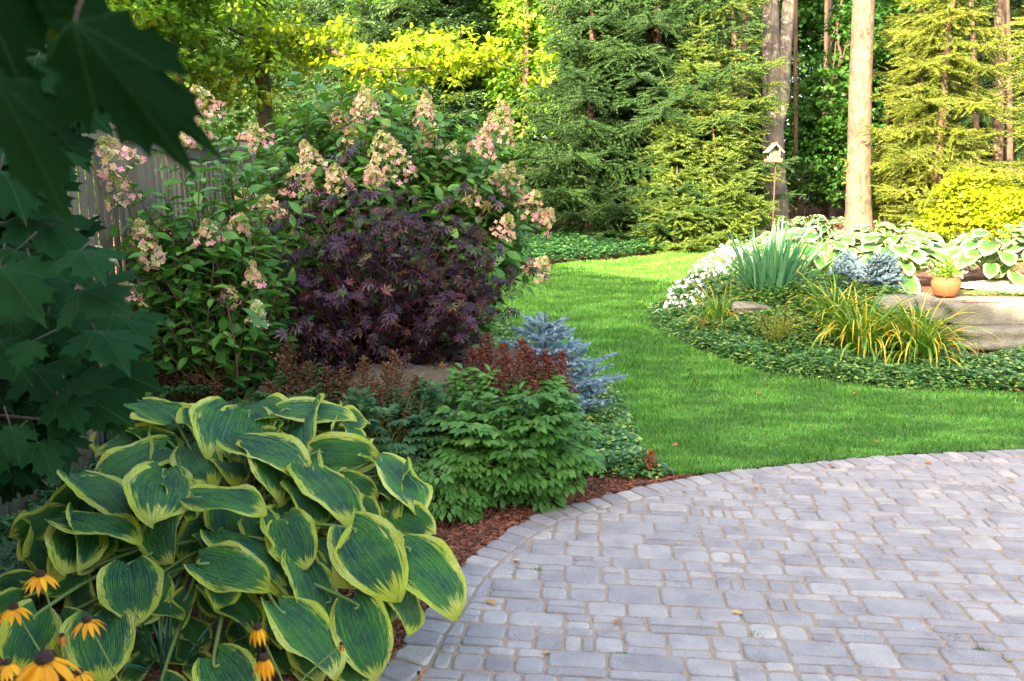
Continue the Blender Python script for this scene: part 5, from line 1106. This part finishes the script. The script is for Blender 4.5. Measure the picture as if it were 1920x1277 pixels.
hydrangea(GX(395, 5.3), FL_L, [(340, 500, 5), (270, 610, 4.9), (350, 560, 4.9), (420, 640, 4.9), (300, 650, 5), (380, 320, 5.4), (450, 300, 5.5), (350, 380, 5.2)], "lower hydrangea in front of the fence with pink and cream flower heads", 5, 190, (P(395, 480, 5.3)[0], 5.3, 1.1, 385), (.5, .42, 1.0), .12)
hydrangea(GX(720, 7.0), FL_R, [(548, 140, 6.9), (590, 150, 6.9), (637, 128, 6.9), (660, 165, 6.9), (608, 190, 6.7), (755, 158, 7.0), (745, 215, 6.9), (560, 210, 6.8), (690, 160, 7), (530, 230, 6.6), (860, 330, 6.8), (900, 310, 6.8), (830, 260, 7), (950, 470, 6.4), (930, 500, 6.3)], "tall hydrangea with large pink cone flower heads behind the purple maple", 6, 430, (P(715, 420, 6.9)[0], 6.85, 1.4, 715), (1.25, .62, 1.15), .14)
# --- purple japanese maple
JM = leafmat("purple_leaf", [(0, (.014, .006, .011)), (.4, (.028, .010, .022)), (.70, (.060, .026, .052)), (.82, (.11, .028, .018)), (.9, (.05, .07, .02)), (.96, (.03, .09, .02)), (1, (.28, .12, .05))], .38, .25, tcol=(1.6, .7, .5))
def jmaple():
    g = np.random.default_rng(12); Y = 5.65; b = GX(700, Y); root = thing("japanese_maple", b, "dark purple leaved Japanese maple spreading in the middle of the border", "maple"); sm = MB(); lm = MB()
    def leaves(O, D, s=.066):
        k = len(O); N_ = nrm(np.array([0, -.35, 1.0]) + g.normal(size=(k, 3)) * .4); lm.inst(L_STAR, frames(D, N_, s * g.uniform(.7, 1.25, k)), O, g.random(k))
    ends = []
    sp = [(480, 640), (455, 655), (520, 600), (560, 560), (500, 690), (600, 650), (640, 690), (700, 700), (760, 690), (820, 660), (850, 680), (880, 640), (900, 600), (930, 560), (960, 530), (985, 505), (940, 470), (900, 430), (880, 400), (860, 350), (930, 380), (830, 400), (790, 380), (745, 370), (700, 380), (660, 360), (620, 370), (580, 380), (540, 400), (560, 340), (600, 330), (640, 300), (500, 430), (510, 470), (480, 500), (520, 530), (640, 460), (700, 470), (760, 460), (820, 480), (600, 520), (660, 560), (720, 580), (780, 560), (840, 560), (700, 640), (580, 610), (860, 520), (900, 500), (690, 420), (750, 420), (590, 450), (550, 480), (810, 610), (530, 650)]
    sp = [q_ for i_, q_ in enumerate(sp) if q_[1] > 425 or i_ % 3]
    for (px, py) in sp + [(705 + 250 * q_ * math.cos(a_), 548 + 158 * q_ * math.sin(a_)) for q_, a_ in zip(g.random(96) ** .5, g.uniform(0, 2 * PI, 96))]:
        f = max(0, 1 - ((px - 720) / 270) ** 2 - ((py - 560) / 210) ** 2); yy = Y - .55 * math.sqrt(f) * g.uniform(-.9, 1.1) + g.normal() * .08; e = P(px, py, yy); z1 = b[2] + .35 + .3 * g.random(); s = b + [(e[0] - b[0]) * .12, (e[1] - b[1]) * .15, 0]; k = b + [(e[0] - b[0]) * .35, (e[1] - b[1]) * .4, max(.3, (e[2] - b[2]) * .55)]
        pts = np.array(smooth_line([s, k, e], 8)); sm.tube(pts, np.linspace(.016, .002, len(pts)), 5, caps=False)
        for q in range(7):
            i = g.integers(6, len(pts)); t = pts[i]; d = rdir(g, 1, -.25, .55)[0]; L = g.uniform(.10, .24); e2 = t + d * L; sm.tube([t, (t + e2) / 2 + [0, 0, .012], e2], [.003, .002, .001], 3, caps=False)
            n = 5; tt = g.uniform(.3, 1, n); O = t + d * L * tt[:, None] + g.normal(size=(n, 3)) * .012; leaves(O, nrm(d + g.normal(size=(n, 3)) * .5 - [0, 0, .45]))
        n = 5; leaves(e + g.normal(size=(n, 3)) * .025, nrm(g.normal(size=(n, 3)) + [0, 0, -.2]))
    sm.build("stems", plain("dark_red_stem", [(.3, (.022, .008, .008)), (.7, (.06, .016, .014))], .6, 30, .1), root); lm.build("foliage", JM, root)
jmaple()
# --- astilbes
AST = leafmat("astilbe_leaf", [(0, (.028, .095, .018)), (.5, (.06, .17, .026)), (.9, (.11, .25, .04)), (1, (.2, .26, .05))], .38, .3, vein=(.10, .2, .06))
AST_D = leafmat("astilbe_leaf_dull", [(0, (.02, .06, .022)), (.6, (.04, .11, .035)), (1, (.08, .17, .05))], .45, .3)
PL_BR = leafmat("plume_brown", [(0, (.06, .028, .012)), (.5, (.13, .062, .026)), (1, (.24, .13, .055))], .8, .15, tcol=(1, .9, .7))
PL_RD = leafmat("plume_red_brown", [(0, (.07, .018, .012)), (.5, (.15, .038, .022)), (1, (.25, .08, .045))], .8, .15, tcol=(1, .8, .7))
BIT = T_([(-.5, 0, 0), (.5, 0, 0), (0, 1, .3), (0, .4, -.6)], [(0, 1, 2), (0, 3, 1), (0, 2, 3), (1, 3, 2)])
def plume(mb, g, b, h, r, lean=None):
    ax = nrm(np.array([g.normal() * .08, g.normal() * .08, 1.0])) if lean is None else nrm(lean); mb.tube([b, b + ax * h], [.0035, .001], 4); nb = int(30 * h / .25)
    t = np.linspace(.08, .97, nb); a = np.arange(nb) * 2.4; u = nrm(np.cross(ax, [1, .2, 0])); v = np.cross(ax, u); rad = np.cos(a)[:, None] * u + np.sin(a)[:, None] * v; Lb = r * (1 - t) ** .7 * g.uniform(.7, 1.15, nb) * 1.55 + .012
    m = 12; s = (np.arange(m) + .5) / m; O = b + ax * (t * h)[:, None, None].reshape(nb, 1, 1) + (rad[:, None] * .8 + ax * .75 * .8) * (Lb[:, None] * s[None])[..., None]; O = O.reshape(-1, 3) + g.normal(size=(nb * m, 3)) * .0035
    k = len(O); mb.inst(BIT, frames(rdir(g, k), rdir(g, k), g.uniform(.008, .015, k)), O, g.random(k))
def astilbe(label, foot, plumes, fol, seed, fmat, pmat, leaf=.055, nleaf=160, Yp=None):
    """foot: centre (x,y), foliage ellipsoid (cx,cy,cz,rx,ry,rz)"""
    g = np.random.default_rng(seed); b = np.array([foot[0], foot[1], float(ground(*foot))]); root = thing("astilbe", b, label, "astilbe", "astilbes of the left border"); lm = MB(); sm = MB(); c = np.array(fol[:3]); rd = np.array(fol[3:])
    for i in range(nleaf):   # compound leaves: a stalk with pinnae carrying leaflets
        e = c + rdir(g, 1, -.75, .9)[0] * rd * g.uniform(.45, 1); e[2] = max(e[2], b[2] + .05 + .08 * g.random()); s = b + [g.normal() * .06, g.normal() * .06, 0]; mid = s * .5 + e * .5 + [0, 0, .12]; pts = np.array(smooth_line([s, mid, e], 5)); sm.tube(pts, np.linspace(.004, .0015, len(pts)), 4, caps=False)
        d = nrm(pts[-1] - pts[-3]); d = nrm(d + [0, 0, -.25]); side = nrm(np.cross(d, [0, 0, 1])); O = []; D = []; L = leaf * 3.2
        for t, ln in ((.0, 1.0), (.35, .85), (.7, .6)):
            for sd in (-1, 1):
                p0 = e + d * L * t * .6; dd = nrm(side * sd + d * .6 + [0, 0, -.1]); sm.tube([p0, p0 + dd * L * .45 * ln], [.0015, .001], 3, caps=False)
                for q, (f, sg) in enumerate(((.45, 1), (.45, -1), (.95, 1), (.95, -1), (1, 0))):
                    O.append(p0 + dd * L * .45 * ln * f); D.append(dd * (.8 if sg else 1.2) + np.cross(dd, [0, 0, 1]) * sg * .8 + [0, 0, -.15])
        O.append(e + d * L * .6); D.append(d); O = np.array(O); D = np.array(D) + g.normal(size=(len(O), 3)) * .12; k = len(O); N_ = nrm(np.array([0, -.3, 1.0]) + g.normal(size=(k, 3)) * .22); lm.inst(L_OV, frames(D, N_, leaf * g.uniform(.75, 1.2, k)), O, np.clip(g.random() * .5 + g.random(k) * .5, 0, 1))
    lm.build("foliage", fmat, root); 
    for (px, py, hpx_, wpx, Y) in plumes:
        s_ = Y / F; pb = P(px, py + hpx_ * .5, Y); mid = b * .5 + pb * .5; sm.tube([b + [0, 0, .05], mid, pb], .003, 4, caps=False); m = MB(); plume(m, g, pb, hpx_ * s_, wpx * .5 * s_ * 1.5); m.build("flower_plume", pmat, root)
    sm.build("stems", STALK, root)
pf = lambda px, py, Y: P(px, py, Y)
c = pf(945, 850, 4.6)
PR = [(905, 690, 90, 36, 4.95), (925, 700, 95, 34, 4.9), (945, 680, 80, 34, 5.0), (960, 705, 85, 34, 4.85), (985, 690, 90, 38, 4.9), (1005, 700, 100, 40, 4.8), (1022, 695, 90, 36, 4.9), (1035, 715, 90, 36, 4.8), (1055, 715, 80, 34, 4.85), (1050, 690, 70, 30, 5.0), (890, 680, 60, 30, 5.1), (935, 730, 60, 28, 4.8), (970, 670, 70, 30, 5.05), (1000, 740, 55, 26, 4.7), (1065, 740, 50, 26, 4.8), (868, 725, 55, 22, 4.9), (915, 655, 60, 24, 5.2), (850, 715, 60, 24, 5.0)]
astilbe("large glossy green astilbe with dark red brown plumes, beside the bare mulch", (c[0], 4.62), PR, (c[0], 4.6, .33, .43, .40, .34), 31, AST, PL_RD, .066, 300)
c = pf(720, 850, 4.55)
PB = [(650, 740, 110, 40, 4.7), (680, 725, 120, 44, 4.7), (700, 755, 90, 36, 4.6), (735, 735, 130, 44, 4.65), (720, 770, 90, 36, 4.55), (775, 755, 110, 36, 4.6), (745, 700, 90, 34, 4.8), (760, 800, 70, 30, 4.5), (690, 800, 70, 30, 4.5), (620, 720, 70, 28, 4.8), (790, 790, 60, 28, 4.5)]
astilbe("astilbe with tall rusty brown plumes behind the hosta's top leaves", (c[0], 4.5), PB, (c[0] + .05, 4.5, .36, .34, .3, .3), 32, AST_D, PL_BR, .045, 170)
c = pf(820, 930, 4.25); astilbe("low green astilbe without plumes between the hosta and the glossy one", (c[0], 4.3), [], (c[0], 4.3, .2, .24, .22, .2), 35, AST, PL_BR, .05, 90)
c = pf(560, 760, 4.9)
PC = [(535, 720, 90, 36, 5.0), (555, 690, 110, 36, 5.05), (570, 720, 90, 34, 4.95), (520, 750, 80, 30, 4.9), (590, 750, 60, 26, 4.9), (545, 755, 70, 30, 4.9)]
astilbe("astilbe with brown plumes below the purple maple's left side", (c[0], 5.0), PC, (c[0] + .03, 4.95, .36, .25, .2, .28), 33, AST_D, PL_BR, .045, 80)
c = pf(380, 760, 5.0)
PD = [(310, 705, 60, 30, 5.0), (325, 720, 50, 26, 5.0), (360, 710, 95, 40, 5.0), (380, 705, 100, 42, 5.0), (400, 715, 90, 40, 4.95), (372, 735, 70, 36, 4.9), (432, 700, 60, 26, 5.05), (410, 740, 60, 30, 4.9), (348, 745, 60, 30, 4.9)]
astilbe("leftmost astilbe with brown plumes above the hosta's biggest leaf", (c[0], 5.0), PD, (c[0] + .1, 4.95, .36, .3, .2, .26), 34, AST_D, PL_BR, .045, 80)
m_ = MB(); g_ = np.random.default_rng(1); b_ = G(1218, 895); plume(m_, g_, b_ + [0, 0, .03], .14, .045); root_ = thing("dry_plume", b_, "single dry orange brown plume standing at the patio corner", "plume"); m_.build("flower_plume", leafmat("plume_orange", [(0, (.2, .06, .02)), (1, (.45, .17, .06))], .8, .2), root_)
# --- blue spruces
BLUE = leafmat("blue_needles", [(0, (.17, .27, .33)), (.6, (.26, .39, .47)), (1, (.38, .52, .60))], .6, .1, tcol=(1, 1, 1)); BLUE2 = leafmat("powder_blue_needles", [(0, (.07, .12, .16)), (.6, (.12, .19, .25)), (1, (.19, .28, .35))], .6, .1, tcol=(1, 1, 1))
def blue_branch(g, lm, sm, s, e, tws):
    L = np.linalg.norm(e - s); d = nrm(e - s); n = max(2, int(L / .036)); side = nrm(np.cross(d, [0, 0, 1])); OO = []; DD = []; SS = []
    sm.tube([s, e], [.007, .003], 5, caps=False)
    for i in range(n):
        t = (i + .6) / n; p = s + d * L * t; OO.append(p); DD.append(d); SS.append(tws)
        for sd in (-1, 1):
            ln = (1 - t) * .5 * L + .03; q = d
            if g.random() < .85: q = nrm(side * sd * .9 + d * .75 + [0, 0, g.normal() * .2]); OO.append(p); DD.append(q); SS.append(tws); 
            if ln > .11: OO.append(p + q * tws * .8); DD.append(q + g.normal(size=3) * .2); SS.append(tws)
    OO.append(e); DD.append(d); SS.append(tws); k = len(OO); lm.inst(TW_B, frames(np.array(DD) + g.normal(size=(k, 3)) * .08, rdir(g, k, 0, 1), np.array(SS) * g.uniform(.85, 1.15, k)), np.array(OO), g.random(k))
def blue_spruce():
    g = np.random.default_rng(4); Y = 6.2; b = GX(1025, Y); root = thing("blue_spruce", b, "small silvery blue spruce with one leader beside the lawn", "spruce"); lm = MB(); sm = MB(); top = P(1022, 585, Y); H_ = top[2] - b[2]
    sm.tube([b, top], [.02, .004], 6); lm.inst(TW_B, frames(np.array([[0, 0, 1.0]] * 3), np.array([[1.0, 0, 0]] * 3), .11), np.array([top - [0, 0, .1], top - [0, 0, .17], top - [0, 0, .25]]), [.2, .5, .6])
    for (z, R_, nb, rise) in ((.13, .12, 5, .5), (.22, .21, 7, .35), (.31, .26, 8, .2), (.40, .30, 9, .12), (.5, .33, 9, .05), (.6, .36, 9, 0), (.7, .38, 9, -.05)):
        for i in range(nb):
            a = i * 2 * PI / nb + g.uniform(0, .6) + z * 9; s = top - [0, 0, z]; L = R_ * g.uniform(.75, 1.1); e = s + [math.cos(a) * L, math.sin(a) * L, L * rise]; blue_branch(g, lm, sm, s, e, .085)
    for (px, py, yy) in ((1092, 650, 6.1), (1140, 668, 6.1), (1105, 690, 6.0), (1155, 708, 6.0), (1130, 690, 6.0), (1150, 712, 5.9), (1120, 735, 5.95), (1090, 720, 5.9), (1060, 730, 5.9), (1100, 755, 5.85), (1075, 745, 5.8), (1130, 755, 5.95), (1080, 680, 5.95), (1050, 700, 5.9), (1110, 715, 5.8), (930, 720, 6.1), (880, 700, 6.3), (850, 705, 6.3), (1085, 665, 6.2), (1060, 760, 5.8)):
        e = P(px, py, yy); s = b * .5 + e * .5; s[2] = e[2] - .12; s = s * .6 + np.array([b[0], Y, e[2] - .1]) * .4; blue_branch(g, lm, sm, s, e, .08)
    sm.build("stems", STEMB, root); lm.build("crown", BLUE, root)
blue_spruce()
def dwarf_blue():
    g = np.random.default_rng(5); Y = 9.3; b = GX(1622, Y); root = thing("blue_spruce", b, "dwarf powdery blue spruce on the island bed behind the pale boulder", "spruce"); lm = MB(); sm = MB()
    for i in range(70):
        a = g.uniform(0, 2 * PI); z = g.random(); R_ = .36 * math.sqrt(max(.05, 1 - z * z * .75)); c0 = b + [math.cos(a) * R_ * .3, math.sin(a) * R_ * .3, z * .2]; e = b + [math.cos(a) * R_ * 1.0, math.sin(a) * R_, .06 + z * .36]; blue_branch(g, lm, sm, c0, e, .075)
    sm.build("stems", STEMB, root); lm.build("crown", BLUE2, root)
dwarf_blue()
# --- black-eyed susans
SUS = leafmat("susan_petal", [(0, (.62, .26, .005)), (.7, (.78, .36, .006)), (1, (.8, .42, .01))], .5, .3, tcol=(1, .9, .5)); SUSD = leafmat("susan_petal_withered", [(0, (.35, .10, .01)), (1, (.6, .22, .02))], .6, .25)
CONE = plain("dark_cone", [(.3, (.012, .005, .004)), (.7, (.05, .018, .012))], .9, 300, .8); PETAL = leaf_ovate(.26, .25, .05)
def susan(px, py, w_, Y, label, seed, npet=13, droop=.5, foot=None, withered=False, tilt=(0, 0)):
    g = np.random.default_rng(seed); p = P(px, py, Y); s_ = Y / F; R_ = w_ * s_ * .56; ft = np.array(foot) if foot is not None else np.array([p[0] + g.normal() * .08, Y + .12, 0.05]); root = thing("black_eyed_susan", ft, label, "flower", "black eyed susans in the front corner")
    m = MB(); m.tube(smooth_line([ft, (ft + p) / 2 + [g.normal() * .03, .03, .05], p], 6), np.linspace(.0035, .002, 13), 6); m.build("stem", STALK, root)
    ax = nrm(np.array([tilt[0], tilt[1], 1.0])); u = nrm(np.cross(ax, [0, 1, .1])); v = np.cross(ax, u); a = np.arange(npet) * 2 * PI / npet + g.normal(size=npet) * .08; rad = np.cos(a)[:, None] * u + np.sin(a)[:, None] * v; D = rad - ax * (droop * g.uniform(.7, 1.3, npet))[:, None]
    m = MB(); m.inst(PETAL, frames(D, rad * .3 + ax, R_ * g.uniform(.85, 1.1, npet)), p + rad * R_ * .12, g.random(npet)); m.build("petals", SUSD if withered else SUS, root)
    q = R_ * .24; n_ = 14; th = np.linspace(0, PI / 2, 7); prof = [(q * math.cos(t) * 1.0, q * 1.1 * math.sin(t)) for t in th]; prof = [(.0005, -q * .2), (q * .9, -q * .1)] + prof; prof = np.array(prof); prof[-1, 0] = .0005
    m = MB(); m.lathe(prof, (0, 0, 0), n_); V = m.V[0]; V = V[:, :1] * u + V[:, 1:2] * v + V[:, 2:3] * ax + p + ax * q * .1; m.V[0] = V + g.normal(size=V.shape) * q * .04; m.build("seed_cone", CONE, root)
for i, a in enumerate(((76, 1079, 70, 1.75, "yellow susan with drooping petals, topmost at left over a hosta leaf", 13, .5), (26, 1140, 70, 1.7, "yellow susan at the left edge below the topmost one", 13, .6), (163, 1164, 72, 1.7, "yellow susan in front of the heart shaped hosta leaf", 11, .6), (14, 1244, 66, 1.45, "yellow susan cut by the photo's left bottom corner", 13, .8), (84, 1238, 140, 1.15, "largest yellow susan in the bottom left corner", 15, .6),
        (483, 1178, 66, 1.7, "yellow susan with hanging petals before the middle of the hosta", 9, 1.4), (495, 1235, 76, 1.5, "yellow susan right below the one with hanging petals", 10, 1.5), (148, 1262, 70, 1.5, "yellow susan beside the largest one", 12, .7), (536, 1283, 60, 1.6, "yellow susan just peeping in at the bottom edge", 12, .3))):
    susan(a[0], a[1], a[2], a[3], a[4], 200 + i, a[5], a[6])
susan(116, 1192, 40, 1.7, "withered orange susan left of the heart shaped hosta leaf", 220, 6, 2.0, withered=True)
susan(640, 1208, 34, 1.9, "withered susan with a dark cone on a long slanting stem", 221, 5, 3.0, foot=(-.75, 1.75, .25), withered=True)
susan(786, 1262, 34, 1.9, "withered curled susan with a black cone over the paving", 222, 5, .6, foot=(-.25, 1.75, .2), withered=True, tilt=(-.9, 0))
def blades():
    for i, (px, Y, lb) in enumerate(((255, 2.7, "tuft of long narrow blue green blades below the hosta at bottom left"), (440, 2.8, "tuft of narrow blue green blades right of the other at the bottom edge"))):
        g = np.random.default_rng(40 + i); b = GX(px, Y); root = thing("ornamental_grass", b, lb, "grass tuft"); m = MB(); straps(m, g, b, 34, .42, .010, .7, 1.0, .06); m.build("foliage", SEDG, root)
blades()
# --- the maple the camera looks past
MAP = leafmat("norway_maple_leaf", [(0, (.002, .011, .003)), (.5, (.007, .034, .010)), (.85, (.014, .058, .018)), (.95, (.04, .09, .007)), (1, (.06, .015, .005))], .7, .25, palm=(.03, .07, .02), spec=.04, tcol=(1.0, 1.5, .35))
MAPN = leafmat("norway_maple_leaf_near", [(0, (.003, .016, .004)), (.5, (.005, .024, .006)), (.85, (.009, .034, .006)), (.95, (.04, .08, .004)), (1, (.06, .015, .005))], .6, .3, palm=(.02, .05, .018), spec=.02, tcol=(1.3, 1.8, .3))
def near_maple():
    g = np.random.default_rng(60); base = np.array([-2.25, 2.2, 0.0]); root = thing("maple_tree", base, "dark green maple whose leafy branches hang into the left of the picture", "tree"); sm = MB(); lm = MB(); nm = MB()
    sm.tube([base - [0, 0, .2], base + [0, 0, 1.2], base + [.1, -.1, 2.4], base + [.2, -.3, 4.0]], [.06, .05, .045, .03], 12)
    def leaf(px, py, tx, ty, Y, Yt=None, rnd=None, face=.75, wd=1.0, m=None, tm=L_NF):
        B = P(px, py, Y); T = P(tx, ty, Yt or Y - .03); D = nrm(T - B); L = np.linalg.norm(T - B) / 1.1; C = nrm(np.array([0, 0, CAMH]) - B); N_ = nrm(C * face + [0, 0, 1 - face] + g.normal(size=3) * .12)
        (lm if m is None else m).inst(tm, frames(D[None], N_[None], L, L * wd), B[None], [g.random() * .93 if rnd is None else rnd]); st = B - D * L * .5 + [g.normal() * .02, .03, .05 * L]; sm.tube([st, (st + B) / 2, B], [.0018, .0015, .0012], 5); return B
    # leaves right in front of the camera
    leaf(-70, -110, 15, 125, .72, .66, .3, .9, .8, nm); leaf(140, 40, 352, 300, .62, .60, .45, .9, .55, nm); leaf(170, 60, 392, 252, .66, .62, .3, .9, .42, nm); leaf(-20, 140, 132, 366, .66, .6, .6, .9, .42, nm); leaf(60, -90, 205, 20, .7, .7, .4, .9, .8, nm); leaf(100, 30, 205, 95, .7, .69, .955, .9, .6, nm); leaf(60, -60, 230, 50, .68, .68, .5, .9, .5, nm); leaf(-60, 90, 45, 292, .7, .68, .5, .9, .6, nm)
    for q in [(0, 80, 330, 60), (20, 200, 60, 120)]:
        s = P(-200, q[1] - 60, .9); e = P(q[0] + 100, -40, .68); sm.tube([s, (s + e) / 2 + [0, 0, .02], e], [.005, .004, .003], 6)
    LV = [(70, 105, 150, 150), (30, 130, 80, 190), (110, 190, 170, 160), (150, 190, 200, 230), (190, 175, 245, 205), (165, 165, 150, 215), (40, 270, 120, 320), (90, 240, 160, 285), (110, 255, 170, 305), (0, 320, 60, 385), (60, 310, 130, 340), (60, 395, 160, 468), (40, 350, 110, 380), (90, 470, 178, 520), (140, 440, 180, 410), (20, 420, 60, 500), (0, 500, 70, 580), (60, 500, 120, 560), (150, 545, 220, 550), (215, 590, 280, 622), (90, 590, 190, 640), (180, 620, 245, 665), (20, 600, 75, 650), (0, 640, 50, 700), (110, 560, 190, 590), (200, 650, 225, 660), (40, 690, 80, 720), (90, 690, 150, 690), (130, 720, 190, 700), (190, 690, 290, 715), (110, 745, 160, 800), (120, 725, 230, 770), (0, 740, 60, 790), (60, 690, 110, 740), (180, 745, 225, 795), (100, 815, 130, 870), (70, 830, 110, 890), (20, 800, 40, 860), (0, 830, -20, 900), (150, 640, 100, 700), (10, 560, -30, 600), (240, 600, 275, 640), (30, 470, 0, 540), (220, 555, 170, 600), (60, 640, 20, 690), (150, 470, 190, 500)]
    for (a, b, c_, d_) in LV:
        Y = g.uniform(1.45, 2.1); leaf(a, b, c_, d_, Y, Y - g.uniform(.02, .1), g.uniform(.45, .9), g.uniform(.3, .75), .9)
    for i in range(1300):   # the mass behind
        py = g.uniform(70, 900); lim = np.interp(py, [0, 60, 150, 200, 240, 330, 450, 560, 600, 760, 830, 900], [-60, 60, 140, 180, 50, 10, 30, 60, 130, 140, 70, 20]); px = lim - 260 * g.random() ** 1.1; Y = g.uniform(1.9, 3.3); a = g.normal() * .8 + .5; L = .075 * F / Y * g.uniform(.7, 1.2); leaf(px, py, px + L * math.cos(a), py + L * abs(math.sin(a)) * .7, Y, Y - .05, g.random() * .5, g.uniform(.2, .8), .9, None, L_NOR)
    for (px, py, Y) in ((-150, 150, 2.0), (180, 200, 1.9), (60, 330, 2.1), (150, 470, 2.0), (120, 560, 2.0), (230, 640, 1.9), (200, 720, 1.8), (130, 790, 1.8), (60, 620, 2.2), (30, 850, 2.0), (100, 420, 1.8)):
        e = P(px, py, Y); s = base + [.1, -.1, max(.6, e[2] - .2)]; sm.tube(smooth_line([s, (s + e) / 2 + [0, 0, .08], e], 5), np.linspace(.014, .002, 11), 5)
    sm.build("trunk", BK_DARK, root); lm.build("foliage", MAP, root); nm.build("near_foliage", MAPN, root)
near_maple()
